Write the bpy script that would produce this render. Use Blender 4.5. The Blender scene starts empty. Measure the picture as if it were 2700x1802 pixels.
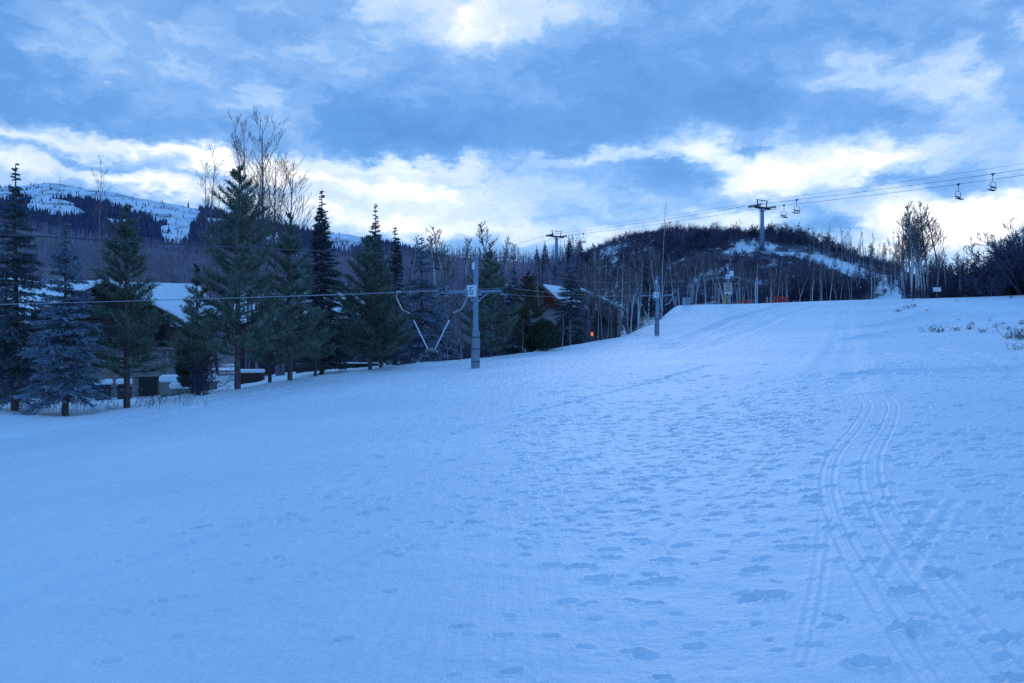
# Dusk ski slope with a surface lift, a chairlift, chalets, conifers and bare trees.
import bpy, math, random
import numpy as np
from mathutils import Vector, Matrix

scene = bpy.context.scene
COL = scene.collection
R = math.radians
EYE = 1.7
F = 1827.0          # focal length in the 2349-px wide working view of the photograph
CX, CY = 1174.5, 784.0
U = np.array([0.397, 0.918]); V = np.array([0.918, -0.397])   # up the lift line, across it

def world(px, py, d):
    return ((px-CX)/F*d, d, EYE+(CY-py)/F*d)

# ------------------------------------------------------------------ noise
def _h(ix, iy, seed):
    ix = ix.astype(np.int64); iy = iy.astype(np.int64)
    n = (ix*374761393 + iy*668265263 + seed*974634777) & 0xFFFFFFFF
    n = ((n ^ (n >> 13))*1274126177) & 0xFFFFFFFF
    n = ((n ^ (n >> 16))*2246822519) & 0xFFFFFFFF
    return ((n ^ (n >> 15)) & 0xFFFF)/65535.0
def vnoise(x, y, seed=0):
    x = np.asarray(x, float); y = np.asarray(y, float)
    ix = np.floor(x); iy = np.floor(y); fx = x-ix; fy = y-iy
    fx = fx*fx*fx*(fx*(fx*6-15)+10); fy = fy*fy*fy*(fy*(fy*6-15)+10)
    a = _h(ix, iy, seed); b = _h(ix+1, iy, seed); c = _h(ix, iy+1, seed); d = _h(ix+1, iy+1, seed)
    return (a+(b-a)*fx)*(1-fy)+(c+(d-c)*fx)*fy
def fbm(x, y, seed=0, octv=4, gain=0.5):
    s = 0; a = 1; t = 0
    for k in range(octv):
        s = s+a*(vnoise(x*2**k+17.3*k, y*2**k-9.1*k, seed+k)-0.5)*2; t += a; a *= gain
    return s/t
def smooth(a, b, x):
    t = np.clip((x-a)/(b-a), 0, 1); return t*t*(3-2*t)

# ------------------------------------------------------------------ terrain height
_gt = np.array([-400,-60,-20,0,17,29,39.6,45,60,80,90,106,115,122,130,140,170,400.])
_gz = np.array([-30,-6.5,-3.2,-2.05,-1.28,-.45,-.05,.30,.95,1.95,2.85,4.95,6.6,7.7,8.2,8.35,8.4,8.4])
_tt = np.arange(-400, 400.01, .5); _zz = np.interp(_tt, _gt, _gz)
_k = np.exp(-.5*(np.arange(-14, 14.01, .5)/3.5)**2); _k /= _k.sum()
_zz = np.convolve(np.pad(_zz, 28, mode='edge'), _k, mode='valid')
_ct = np.array([-60,0,40,80,105,122,140,400.]); _cc = np.array([.09,.09,.06,.05,.042,.006,0,0.])

def piste(x, y):
    t = U[0]*x+U[1]*y; s = V[0]*x+V[1]*y
    ss = np.clip(s+22, -60, 75)
    z = np.interp(t, _tt, _zz)+np.interp(t, _ct, _cc)*ss
    return z, s, t

CTRL = [  # (px, py, distance): how the land beyond the groomed run lies
 (-400,1000,22),(-900,1000,25),(-400,960,34),(-900,960,40),(0,946,32),(150,949,32),(290,936,34),(430,918,37),(545,901,38),(665,879,42),(760,864,46),(850,853,49),(968,833,54),
 (1060,838,60),(1150,836,68),(1250,832,76),(1330,818,84),(1420,790,100),(1500,765,116),(1570,730,132),
 (-400,930,52),(0,925,50),(200,915,54),(360,914,54),(480,899,52),(600,872,58),(700,853,60),(800,846,62),(900,846,66),
 (-400,880,90),(0,870,90),(300,862,90),(600,855,90),(900,852,90),(1100,850,90),(1270,812,95),(1390,790,110),
 (-600,800,160),(0,800,160),(600,800,160),(1000,795,160),(1230,760,170),
 (-600,660,330),(0,662,330),(500,672,330),(900,672,330),(1120,670,340),
 (-600,515,560),(0,526,560),(225,556,560),(375,576,560),(500,584,560),(700,592,560),(880,586,560),(1000,590,560),(1140,600,560),(1230,606,560),
 (-600,580,850),(0,590,850),(500,632,850),(1000,640,850),(1230,645,850),
 (1620,704,140),(1750,700,145),(1900,697,142),(2020,685,140),(2110,680,135),(2250,690,125),(2349,690,116),(2700,690,100),
 (1450,745,140),(1550,690,165),(1640,650,176),(1745,618,181),(1850,622,178),(1940,655,168),
 (1745,570,192),(1640,576,195),(1560,590,198),(1470,628,205),(1400,655,215),(1330,680,215),
 (1850,580,190),(1930,604,182),(2000,632,170),(2070,660,152),
 (1300,605,265),(1230,640,275),(1400,572,245),(1500,558,228),(1600,551,222),(1700,546,218),(1790,554,214),(1870,570,208),(1960,598,200),
 (2060,622,195),(2150,650,185),(2300,662,175),(2700,670,160),
 (1300,625,330),(1450,610,330),(1600,610,330),(1850,640,330),(2150,690,330),(2500,700,330),
 (1400,640,600),(1800,690,600),(2300,705,600),(2800,710,600),(1800,720,900),(2500,720,900)]
_C = np.array(CTRL, float)
def _dom(px, d): return np.stack([np.arctan((px-CX)/F)*1.6, np.log(d)], -1)
_D = _dom(_C[:,0], _C[:,2]); _E = (CY-_C[:,1])/F
def _phi(r2): return np.where(r2 > 1e-12, r2*np.log(np.maximum(r2, 1e-12)), 0)*.5
_n = len(_C); _r2 = ((_D[:,None]-_D[None])**2).sum(-1)
_A = np.zeros((_n+3, _n+3)); _A[:_n,:_n] = _phi(_r2)+np.eye(_n)*.0004
_A[:_n,_n] = 1; _A[:_n,_n+1:] = _D; _A[_n,:_n] = 1; _A[_n+1:,:_n] = _D.T
_W = np.linalg.solve(_A, np.concatenate([_E, np.zeros(3)]))
def land(x, y):
    d = np.clip(y, 8, 950); px = CX+F*np.clip(x/np.maximum(d, 1e-3), -.75, .95)
    Q = _dom(px, d); out = np.zeros(len(px))
    for a in range(0, len(px), 60000):
        q = Q[a:a+60000]
        r2 = ((q[:,None,:]-_D[None])**2).sum(-1)
        out[a:a+60000] = _phi(r2)@_W[:_n]+_W[_n]+q@_W[_n+1:]
    z = EYE+out*d
    return np.where(y < 8, -3.5, z)

def edge_s(t):      # left border of the groomed run, drifts a little
    return -24.6-1.2*np.sin(t*.05)-.02*np.maximum(t-60, 0)*0 + .35*np.sin(t*.31)
def ground(x, y, full=False):
    x = np.atleast_1d(np.asarray(x, float)); y = np.atleast_1d(np.asarray(y, float))
    zp, s, t = piste(x, y)
    e = edge_s(t)
    m = smooth(-4.5, .5, s-e)*(1-smooth(118, 134, t))*(1-smooth(60, 90, s))
    z = zp.copy()
    w = m < .9995
    if w.any():
        z[w] = zp[w]*m[w]+land(x[w], y[w])*(1-m[w])
    # shoulder of untouched snow beside the groomed edge
    z = z+.16*np.exp(-((s-e+1.5)/1.1)**2)*smooth(8, 20, t)*(1-smooth(60, 80, t))
    z = z+.22*fbm(x*.05, y*.05, 3, 3)*smooth(6, 25, np.hypot(x, y))*m
    z = z+.10*fbm(x*.25, y*.25, 5, 3)*(1-m)+smooth(140, 230, np.hypot(x, y))*1.2*fbm(x*.03, y*.03, 8, 4)
    if full: return z, s, t, m
    return z
def gz(x, y): return float(ground(np.array([x]), np.array([y]))[0])
def hit(px, py, dmin=2.5, dmax=150):          # where a sight line meets the run
    d = np.exp(np.linspace(math.log(dmin), math.log(dmax), 700))
    x = (px-CX)/F*d; z = EYE+(CY-py)/F*d
    g = ground(x, d); k = np.where(g >= z)[0]
    i = k[0] if len(k) else len(d)-1
    return np.array([x[i], d[i]])

# ------------------------------------------------------------------ mesh building
class MB:
    def __init__(s): s.v = []; s.f = []; s.n = 0
    def add(s, v, f):
        v = np.asarray(v, float).reshape(-1, 3)
        s.v.append(v); s.f += [tuple(int(i)+s.n for i in q) for q in f]; s.n += len(v); return s
    def box(s, c, h, m=None):
        v = np.array([[a, b, d] for a in (-1, 1) for b in (-1, 1) for d in (-1, 1)], float)*np.array(h)
        if m is not None: v = v@np.array(m).T
        return s.add(v+np.array(c), [(0,1,3,2),(4,6,7,5),(0,4,5,1),(2,3,7,6),(0,2,6,4),(1,5,7,3)])
    def tube(s, pts, rad, sides=8, cap=True):
        P = np.asarray(pts, float); n = len(P)
        rad = np.broadcast_to(np.asarray(rad, float), (n,))
        T = np.gradient(P, axis=0); T /= np.linalg.norm(T, axis=1)[:, None]+1e-9
        ref = np.array([0,0,1.]) if abs(T[0][2]) < .9 else np.array([1.,0,0])
        V_ = []
        for i in range(n):
            a = np.cross(T[i], ref); a /= np.linalg.norm(a)+1e-9; b = np.cross(T[i], a); ref = ref if abs(T[i]@ref) < .95 else a
            for k in range(sides):
                w = 2*math.pi*k/sides
                V_.append(P[i]+rad[i]*(a*math.cos(w)+b*math.sin(w)))
        Fc = [(i*sides+k, i*sides+(k+1)%sides, (i+1)*sides+(k+1)%sides, (i+1)*sides+k) for i in range(n-1) for k in range(sides)]
        if cap: Fc += [tuple(range(sides))[::-1], tuple((n-1)*sides+k for k in range(sides))]
        return s.add(V_, Fc)
    def disc(s, c, axis, r, w, sides=14, hole=0):
        ax = np.array(axis, float); ax /= np.linalg.norm(ax)
        a = np.cross(ax, [0,0,1.]) if abs(ax[2]) < .9 else np.cross(ax, [1.,0,0]); a /= np.linalg.norm(a); b = np.cross(ax, a)
        c = np.array(c)
        if hole:
            v = [];
            for k in range(sides):
                q = a*math.cos(2*math.pi*k/sides)+b*math.sin(2*math.pi*k/sides)
                v += [c+q*r-ax*w/2, c+q*r+ax*w/2, c+q*hole+ax*w/2, c+q*hole-ax*w/2]
            f = [(4*k+j, 4*k+(j+1)%4, 4*((k+1)%sides)+(j+1)%4, 4*((k+1)%sides)+j) for k in range(sides) for j in range(4)]
            return s.add(v, f)
        return s.tube([c-ax*w/2, c+ax*w/2], r, sides)
    def mesh(s, name, mat, smooth_=False):
        me = bpy.data.meshes.new(name)
        me.from_pydata(np.concatenate(s.v).tolist() if s.v else [], [], s.f)
        me.materials.append(mat)
        if smooth_: me.shade_smooth()
        me.update(); return me
    def obj(s, name, mat, parent=None, smooth_=False):
        return link(name, s.mesh(name, mat, smooth_), parent)
def link(name, me, parent=None):
    o = bpy.data.objects.new(name, me); COL.objects.link(o)
    if parent is not None: o.parent = parent
    return o
def fast_mesh(name, v, f, mat, smooth_=False, mats=None, idx=None):   # v (n,3), f (m,k) arrays
    me = bpy.data.meshes.new(name); v = np.asarray(v, np.float32); f = np.asarray(f, np.int32)
    m, k = f.shape
    me.vertices.add(len(v)); me.vertices.foreach_set('co', v.ravel())
    me.loops.add(m*k); me.loops.foreach_set('vertex_index', f.ravel())
    me.polygons.add(m); me.polygons.foreach_set('loop_start', np.arange(0, m*k, k, dtype=np.int32))
    me.materials.append(mat)
    me.update(calc_edges=True)
    if smooth_: me.shade_smooth()
    return me
def tag(o, label, cat, group=None, kind=None):
    if label: o['label'] = label
    if cat: o['category'] = cat
    if group: o['group'] = group
    if kind: o['kind'] = kind
    return o
def thing(name, loc, label, cat, group=None, rz=0):
    o = bpy.data.objects.new(name, None); COL.objects.link(o)
    o.location = loc; o.rotation_euler = (0, 0, rz); o.empty_display_size = .2
    return tag(o, label, cat, group)
def copy_tree(o, parent=None):
    c = o.copy(); COL.objects.link(c); c.parent = parent
    for k in ('label', 'group'):
        if parent is None and k in c: del c[k]
    for ch in list(o.children): copy_tree(ch, c)
    return c

# ------------------------------------------------------------------ materials
class NT:
    def __init__(s, tree): s.t = tree; s.n = tree.nodes; s.l = tree.links
    def __call__(s, typ, *ins, **kw):
        nd = s.n.new(typ)
        for k, v in kw.items():
            if isinstance(k, str) and hasattr(nd, k): setattr(nd, k, v)
        for i, v in enumerate(ins):
            if v is None: continue
            s.put(nd.inputs[i], v)
        return nd
    def put(s, sock, v):
        if isinstance(v, bpy.types.NodeSocket): s.l.new(v, sock)
        elif isinstance(v, bpy.types.Node): s.l.new(v.outputs[0], sock)
        else: sock.default_value = v
    def math(s, op, a, b=0., c=None): return s('ShaderNodeMath', a, b, c, operation=op).outputs[0]
    def vmath(s, op, a, b=None): return s('ShaderNodeVectorMath', a, b, operation=op)
    def noise(s, vec, scale, detail=4, rough=.55, dist=0):
        nd = s.n.new('ShaderNodeTexNoise'); s.put(nd.inputs['Vector'], vec)
        nd.inputs['Scale'].default_value = scale; nd.inputs['Detail'].default_value = detail
        nd.inputs['Roughness'].default_value = rough; nd.inputs['Distortion'].default_value = dist
        return nd
    def ramp(s, fac, stops):
        nd = s.n.new('ShaderNodeValToRGB'); s.put(nd.inputs[0], fac)
        e = nd.color_ramp.elements
        while len(e) < len(stops): e.new(.5)
        for q, (p, c) in zip(e, stops):
            q.position = p; q.color = (*c, 1) if len(c) == 3 else c
        return nd
    def mix(s, fac, a, b, typ='RGBA', blend='MIX'):
        nd = s.n.new('ShaderNodeMix'); nd.data_type = typ
        if typ == 'RGBA':
            nd.blend_type = blend; s.put(nd.inputs[0], fac)
            for i, v in ((6, a), (7, b)):
                s.put(nd.inputs[i], (*v, 1) if isinstance(v, tuple) and len(v) == 3 else v)
            return nd.outputs[2]
        s.put(nd.inputs[0], fac); s.put(nd.inputs[2], a); s.put(nd.inputs[3], b); return nd.outputs[0]
def mat(name):
    m = bpy.data.materials.new(name); m.use_nodes = True
    g = NT(m.node_tree); b = m.node_tree.nodes['Principled BSDF']
    return m, g, b
def plain(name, c1, c2, scale=3., rough=.6, metal=0., bump=.0, detail=5, rnd=.0, stretch=None, spec=.3):
    m, g, b = mat(name)
    tc = g('ShaderNodeTexCoord').outputs['Object']
    if stretch: tc = g.vmath('MULTIPLY', tc, stretch).outputs[0]
    nz = g.noise(tc, scale, detail)
    col = g.mix(g.ramp(nz.outputs[0], [(.32, (0,0,0)), (.68, (1,1,1))]), c1, c2)
    if rnd:
        oi = g('ShaderNodeObjectInfo').outputs['Random']
        col = g.mix(1., col, g.ramp(oi, [(0, (1-rnd,)*3), (1, (1+rnd,)*3)]).outputs[0], blend='MULTIPLY')
    g.put(b.inputs['Base Color'], col); b.inputs['Roughness'].default_value = rough
    b.inputs['Metallic'].default_value = metal; b.inputs['Specular IOR Level'].default_value = spec
    if bump:
        bn = g('ShaderNodeBump'); bn.inputs['Strength'].default_value = bump; bn.inputs['Distance'].default_value = .02
        g.put(bn.inputs['Height'], nz.outputs[0]); g.put(b.inputs['Normal'], bn.outputs[0])
    return m
M = {}
M['bark_pine'] = plain('bark_pine', (.075,.05,.042), (.17,.125,.11), 9, .9, bump=.8, stretch=(1,1,.3))
M['bark_aspen'] = plain('bark_aspen', (.62,.60,.58), (.40,.38,.37), 3, .8, bump=.2, rnd=.25)
M['bark_grey'] = plain('bark_grey', (.26,.21,.25), (.17,.14,.17), 4, .85, rnd=.25)
M['twig_aspen'] = plain('twig_aspen', (.21,.17,.165), (.13,.105,.11), 3, .85, rnd=.25)
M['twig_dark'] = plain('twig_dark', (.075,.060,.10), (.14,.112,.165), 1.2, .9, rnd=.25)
M['twig_hill'] = plain('twig_hill', (.22,.18,.235), (.46,.39,.47), .025, .9)  # blue-violet tint of distance haze is put into the twig colour
M['needle_pine'] = plain('needle_pine', (.078,.115,.08), (.20,.235,.175), 1.4, .55, rnd=.22, detail=3)
M['needle_brown'] = plain('needle_brown', (.06,.065,.035), (.16,.10,.06), 1.2, .6, rnd=.1, detail=3)
M['needle_spruce'] = plain('needle_spruce', (.06,.082,.09), (.155,.18,.20), 1.6, .55, rnd=.2, detail=3)
M['needle_blue'] = plain('needle_blue', (.115,.15,.18), (.29,.345,.42), 1.5, .5, rnd=.12, detail=3)
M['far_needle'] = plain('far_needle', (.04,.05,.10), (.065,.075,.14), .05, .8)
M['juniper'] = plain('juniper', (.04,.05,.03), (.09,.09,.05), 2.5, .7)
M['steel'] = plain('steel', (.30,.31,.33), (.42,.43,.45), 6, .45, .6, rnd=.1)
M['tower_blue'] = plain('tower_blue', (.19,.27,.36), (.26,.35,.45), 2.2, .5, .0, bump=.05)
M['tower_grey'] = plain('tower_grey', (.30,.36,.42), (.40,.46,.52), 2.5, .45, .3, bump=.05)
M['pad'] = plain('pad', (.20,.23,.27), (.28,.31,.36), 5, .7, bump=.25)
M['dark_steel'] = plain('dark_steel', (.035,.037,.045), (.06,.062,.07), 5, .55, .4)
M['rope'] = plain('rope', (.22,.22,.24), (.34,.34,.37), 40, .5, .4)
M['cable'] = plain('cable', (.06,.06,.065), (.10,.10,.11), 30, .5, .6)
M['white_paint'] = plain('white_paint', (.80,.80,.80), (.72,.72,.72), 4, .5)
M['black_paint'] = plain('black_paint', (.02,.02,.022), (.03,.03,.03), 4, .5)
M['tan_paint'] = plain('tan_paint', (.62,.50,.40), (.55,.45,.38), 8, .6)
M['yellow_paint'] = plain('yellow_paint', (.50,.38,.06), (.40,.30,.05), 5, .6)
M['rubber'] = plain('rubber', (.03,.03,.032), (.06,.06,.06), 8, .8)
M['net_red'] = plain('net_red', (.66,.06,.05), (.52,.05,.04), 6, .7)
M['wood_dark'] = plain('wood_dark', (.035,.022,.018), (.075,.05,.04), 6, .8, bump=.3, stretch=(1,1,6))
M['wood_red'] = plain('wood_red', (.10,.022,.018), (.15,.035,.028), 5, .8, bump=.3, stretch=(1,1,8))
M['wood_post'] = plain('wood_post', (.16,.11,.07), (.24,.17,.11), 7, .8, bump=.2, stretch=(3,3,.5))
M['siding'] = plain('siding', (.17,.135,.14), (.23,.19,.19), 4, .8, bump=.2, stretch=(1,1,9))
M['glass'] = plain('glass', (.012,.014,.018), (.02,.022,.028), 2, .08, spec=.6)
M['weed'] = plain('weed', (.05,.036,.032), (.10,.07,.055), 8, .9)
m, g, b = mat('stone'); M['stone'] = m
tc = g('ShaderNodeTexCoord').outputs['Object']
br = g('ShaderNodeTexBrick'); mp = g('ShaderNodeMapping'); g.put(mp.inputs[0], g.vmath('ADD', tc, g.vmath('SCALE', g.noise(tc, 1.6, 3).outputs[1]).outputs[0]).outputs[0])
mp.inputs['Rotation'].default_value = (R(90), 0, 0); g.put(br.inputs[0], mp)
br.inputs['Scale'].default_value = 2.6; br.inputs['Color1'].default_value = (.34,.29,.25,1); br.inputs['Color2'].default_value = (.17,.145,.13,1)
br.inputs['Mortar'].default_value = (.10,.09,.085,1); br.inputs['Mortar Size'].default_value = .03; br.inputs['Bias'].default_value = -.1
g.put(b.inputs['Base Color'], g.mix(.45, br.outputs[0], g.ramp(g.noise(tc, 3.5, 3).outputs[0], [(.3,(.13,.11,.10)),(.7,(.42,.37,.33))]).outputs[0]))
bn = g('ShaderNodeBump'); g.put(bn.inputs['Height'], br.outputs[1]); bn.inputs['Strength'].default_value = .7; bn.invert = True; g.put(b.inputs['Normal'], bn.outputs[0])
b.inputs['Roughness'].default_value = .85
# snow caps on roofs and ledges
m, g, b = mat('snow_cap'); M['snow_cap'] = m
tc = g('ShaderNodeTexCoord').outputs['Object']
nz = g.noise(tc, 2.2, 6); g.put(b.inputs['Base Color'], g.ramp(nz.outputs[0], [(.3,(.80,.80,.81)),(.7,(.88,.88,.88))]).outputs[0])
bn = g('ShaderNodeBump'); bn.inputs['Strength'].default_value = .35; bn.inputs['Distance'].default_value = .08; g.put(bn.inputs['Height'], nz.outputs[0]); g.put(b.inputs['Normal'], bn.outputs[0])
b.inputs['Roughness'].default_value = .75; b.inputs['Specular IOR Level'].default_value = .2
# ground: crusted spring snow; an attribute marks where earth and leaf litter show through
m, g, b = mat('snow_ground'); M['snow'] = m
tc = g('ShaderNodeTexCoord').outputs['Object']
at = g('ShaderNodeAttribute'); at.attribute_name = 'bare'
gr = g('ShaderNodeAttribute'); gr.attribute_name = 'groom'
n_big = g.noise(tc, .12, 5, .6); n_mid = g.noise(tc, 1.4, 6, .6); n_fine = g.noise(tc, 16., 5, .6)
rot = g('ShaderNodeMapping'); g.put(rot.inputs[0], tc); rot.inputs['Rotation'].default_value = (0, 0, R(23.4)); rot.inputs['Scale'].default_value = (5.5, .35, 1)
n_str = g.noise(rot, 1., 5, .6)
snow_c = g.mix(g.ramp(n_big.outputs[0], [(.35,(0,0,0)),(.65,(1,1,1))]), (.76,.785,.81), (.89,.89,.895))
snow_c = g.mix(g.ramp(n_mid.outputs[0], [(.25,(.30,)*3),(.45,(0,)*3)]), snow_c, (.74,.76,.775))
earth = g.mix(g.ramp(g.noise(tc, .9, 5).outputs[0], [(.35,(0,0,0)),(.65,(1,1,1))]), (.05,.04,.055), (.12,.095,.115))
msk = g.math('ADD', at.outputs['Fac'], g.math('MULTIPLY', g.math('SUBTRACT', g.noise(tc, .16, 7, .65).outputs[0], .5), 1.5))
msk = g.math('MULTIPLY', g.ramp(msk, [(.42,(0,0,0)),(.58,(1,1,1))]).outputs[0], g.math('GREATER_THAN', at.outputs['Fac'], .02))
g.put(b.inputs['Base Color'], g.mix(msk, snow_c, earth))
b.inputs['Roughness'].default_value = .62; b.inputs['Specular IOR Level'].default_value = .25
h1 = g.math('MULTIPLY', n_fine.outputs[0], .018)
h2 = g.math('MULTIPLY', n_mid.outputs[0], .05)
h3 = g.math('MULTIPLY', n_str.outputs[0], g.math('MULTIPLY', gr.outputs['Fac'], .085))
bn = g('ShaderNodeBump'); bn.inputs['Strength'].default_value = .8; bn.inputs['Distance'].default_value = 1.
g.put(bn.inputs['Height'], g.math('ADD', g.math('ADD', h1, h2), h3)); g.put(b.inputs['Normal'], bn.outputs[0])
# ------------------------------------------------------------------ ground sheet
rng = np.random.default_rng(7)
def build_ground():
    r = [.01]
    while r[-1] < 3200:
        q = r[-1]; r.append(q*(1.6 if q < .5 else 1.03 if q < 2.5 else 1.0048 if q < 30 else 1.0062 if q < 45 else 1.008 if q < 150 else 1.012 if q < 330 else 1.03 if q < 900 else 1.12))
    r = np.array(r)
    th = np.concatenate([np.linspace(-180, -60, 25)[:-1], np.linspace(-60, -36, 61)[:-1], np.linspace(-36, 36, 961), np.linspace(36, 60, 61)[1:], np.linspace(60, 180, 25)[1:-1]])*math.pi/180
    nr, nt = len(r), len(th)
    X = r[:,None]*np.sin(th)[None]; Y = r[:,None]*np.cos(th)[None]
    z, s, t, m = ground(X.ravel(), Y.ravel(), True)
    Z = z.reshape(nr, nt); S = s.reshape(nr, nt); T = t.reshape(nr, nt); Mk = m.reshape(nr, nt)
    far = smooth(950, 1500, np.hypot(X, Y)); Z = Z*(1-far)+(-5)*far
    bk = smooth(5, -60, Y)*smooth(60, 400, np.hypot(X, Y)); Z = Z*(1-bk)+(-8)*bk
    E = edge_s(T); W = S-E
    near = 1-smooth(60, 120, np.hypot(X, Y))
    # crust undulation, stronger on the trampled right side
    tram = smooth(2, 16, W-6+2*fbm(X*.2, Y*.2, 41, 2))*Mk
    Z += (.012*fbm(X*.9, Y*.9, 21, 4)+.012*tram*fbm(X*1.7, Y*1.7, 22, 4)+.008*tram*fbm(X*5., Y*5., 23, 3))*near*smooth(1, 3, np.hypot(X, Y))
    # broken crumbs pushed up along the groomer's edge
    crumb = np.exp(-((W-.7)/.55)**2)*Mk
    Z += crumb*(.05+.13*np.abs(fbm(X*3.2, Y*3.2, 31, 4)))*near
    Z -= .10*np.exp(-((W+.25)/.25)**2)*near
    # corduroy and groomer passes, parallel with the lift line
    for k, off in enumerate((4.4, 9.2, 13.6)):
        Z -= .055*np.exp(-((W-off-.15*np.sin(T*.2+k))/.14)**2)*near*Mk
        Z += .04*np.exp(-((W-off-.42-.15*np.sin(T*.2+k))/.22)**2)*near*Mk
    Z += .022*np.sin(W*2*math.pi/.62+1.2*fbm(X*.4, Y*.4, 35, 2))*np.exp(-((W-8)/8)**2)*near*Mk*smooth(.1, .6, fbm(X*.12, Y*.12, 36, 2)+.5)
    # lines drawn in the snow
    def rut(pts, width, depth, lip=.5, only=None):
        P = []
        for p in pts: P.append(hit(*p))
        P = np.array(P); seg = np.concatenate([[0], np.cumsum(np.linalg.norm(np.diff(P, axis=0), axis=1))])
        q = np.linspace(0, seg[-1], max(8, int(seg[-1]/.35)))
        C_ = np.stack([np.interp(q, seg, P[:,0]), np.interp(q, seg, P[:,1])], 1)
        for _ in range(6): C_[1:-1] = .25*C_[:-2]+.5*C_[1:-1]+.25*C_[2:]
        return C_, width, depth, lip
    R_ = []
    line = lambda p, w, d, lip=.5: R_.append(rut(p, w, d, lip))
    line([(0,1345),(330,1232),(700,1106),(1050,992),(1340,916),(1480,882),(1640,836)], .11, .06)
    line([(0,1400),(220,1320),(520,1225),(760,1140)], .09, .05)
    line([(0,1010),(200,975),(420,944),(700,893)], .22, .05)
    track = [(1905,885),(1990,900),(2022,930),(1998,985),(1955,1040),(1943,1100),(1962,1170),(2012,1262),(2082,1370),(2172,1480),(2262,1590)]
    for dx in (-.21, -.10, .08, .20):
        C_, w, d_, l_ = rut(track, .023, .011, .9)
        Tn = np.gradient(C_, axis=0); Tn /= np.linalg.norm(Tn, axis=1)[:,None]+1e-9
        R_.append((C_+np.stack([Tn[:,1], -Tn[:,0]], 1)*(dx*(1+.35*np.sin(np.arange(len(C_))*.05))+.05*np.sin(np.arange(len(C_))*.03+dx*9))[:,None], w, d_, l_))
    for k in (-12, 12): line([(1895+k,1180),(1888+k,1290),(1868+k,1400),(1838+k,1520)], .020, .006, .6)
    for k in (0, 40): line([(2150+k,1150),(2090+k,1240),(2030+k,1330)], .05, .015, .6)
    line([(1150,1290),(1330,1180),(1500,1100),(1640,1020)], .05, .022); line([(1230,1568),(1440,1330),(1640,1150),(1800,1020)], .045, .011)
    line([(700,1330),(1000,1200),(1250,1090),(1500,1000)], .05, .022); line([(480,1500),(760,1330),(1080,1180)], .05, .022)
    line([(1960,778),(2080,757),(2220,738),(2349,716)], .55, .30); line([(1985,752),(2120,722),(2250,702),(2349,693)], .6, .30)
    line([(2000,812),(2150,820),(2349,832)], .3, .07); line([(1960,858),(2130,852),(2349,846)], .3, .14); line([(2140,800),(2240,815),(2349,862)], .22, .06)
    line([(1530,796),(1600,765),(1690,730),(1800,700)], .8, .26); line([(1580,812),(1700,765),(1800,725),(1880,700)], .6, .10)
    line([(1520,800),(1700,790),(1850,775)], .4, .07); line([(1900,905),(1925,800),(1935,720)], .5, .06); line([(1960,900),(1960,800),(1950,712)], .4, .06)
    thf = th; lr = np.log(r)
    def patch(x, y, rad):
        rr = math.hypot(x, y); a = math.atan2(x, y)
        i0, i1 = np.searchsorted(r, [rr-rad, rr+rad]); j0, j1 = np.searchsorted(thf, [a-rad/rr, a+rad/rr])
        return slice(max(i0-1, 0), i1+1), slice(max(j0-1, 0), j1+1)
    # boot prints: small oval hollows, wider than deep, never stacked on one another
    taken = set(); tr_pts = np.concatenate([q[0] for q in R_ if q[3] == .9])
    def dent(x, y, a, b_, ang, dep):
        c = (int(x/.17), int(y/.20))
        if any((c[0]+i, c[1]+j) in taken for i in (0,) for j in (0,)): return
        taken.add(c)
        I, J = patch(x, y, max(a, b_)*2.4)
        xx, yy = X[I,J]-x, Y[I,J]-y; c, s_ = math.cos(ang), math.sin(ang)
        u_ = (xx*c+yy*s_)/a; v_ = (-xx*s_+yy*c)/b_
        k1 = math.sin(x*37+y*91)*.6
        e = np.minimum((u_-.35)**2*1.5+(v_-k1*.3)**2, (u_+.45)**2*2.2+(v_+k1*.4)**2*1.5)
        rough = 1+.7*fbm(X[I,J]*28, Y[I,J]*28, 95, 2)
        Z[I,J] += dep*(-np.exp(-np.abs(e)**1.35)*rough+.34*np.exp(-((np.sqrt(np.abs(e))-1.4)/.32)**2)*np.maximum(rough, .3))
    for k in range(30000):
        d = math.exp(rng.uniform(math.log(3.0), math.log(80))); px = rng.uniform(250, 2500)
        x = (px-CX)/F*d; s_ = V[0]*x+V[1]*d
        dens = smooth(-14, 3, s_)*(.16+.84*smooth(.42, .66, vnoise(x*.22, d*.22, 91)))*(1-.6*smooth(35, 60, d))
        if px < 1150: dens *= .25
        if d < 8: dens *= .5
        if rng.random() > dens*.8: continue
        if d < 22 and np.min(np.hypot(tr_pts[:,0]-x, tr_pts[:,1]-d)) < .35 and rng.random() < .8: continue
        sc = rng.uniform(.55, 1.15)*(1 if d < 10 else min(2.3, 1+.05*(d-10)))
        sc *= .82 if d < 9 else 1
        dent(x, d, .068*sc, .040*sc*rng.uniform(.8, 1.3), rng.normal(-.15, .3), rng.uniform(.012, .048)*min(1.7, sc))
    for k in range(70):   # walked lines of steps
        px = rng.uniform(1150, 2500); d = math.exp(rng.uniform(math.log(4), math.log(34))); x = (px-CX)/F*d
        ang = math.atan2(.918, .397)+rng.normal(0, .5)
        for j in range(rng.integers(5, 18)):
            sd = .12*(-1)**j
            dent(x-sd*math.sin(ang), d+sd*math.cos(ang), .085, .05, rng.normal(-.1,.3), rng.uniform(.03, .065))
            x += .55*math.cos(ang)+rng.normal(0,.05); d += .55*math.sin(ang)+rng.normal(0,.05); ang += rng.normal(0,.08)
            if d < 2.5 or d > 60: break
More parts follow.
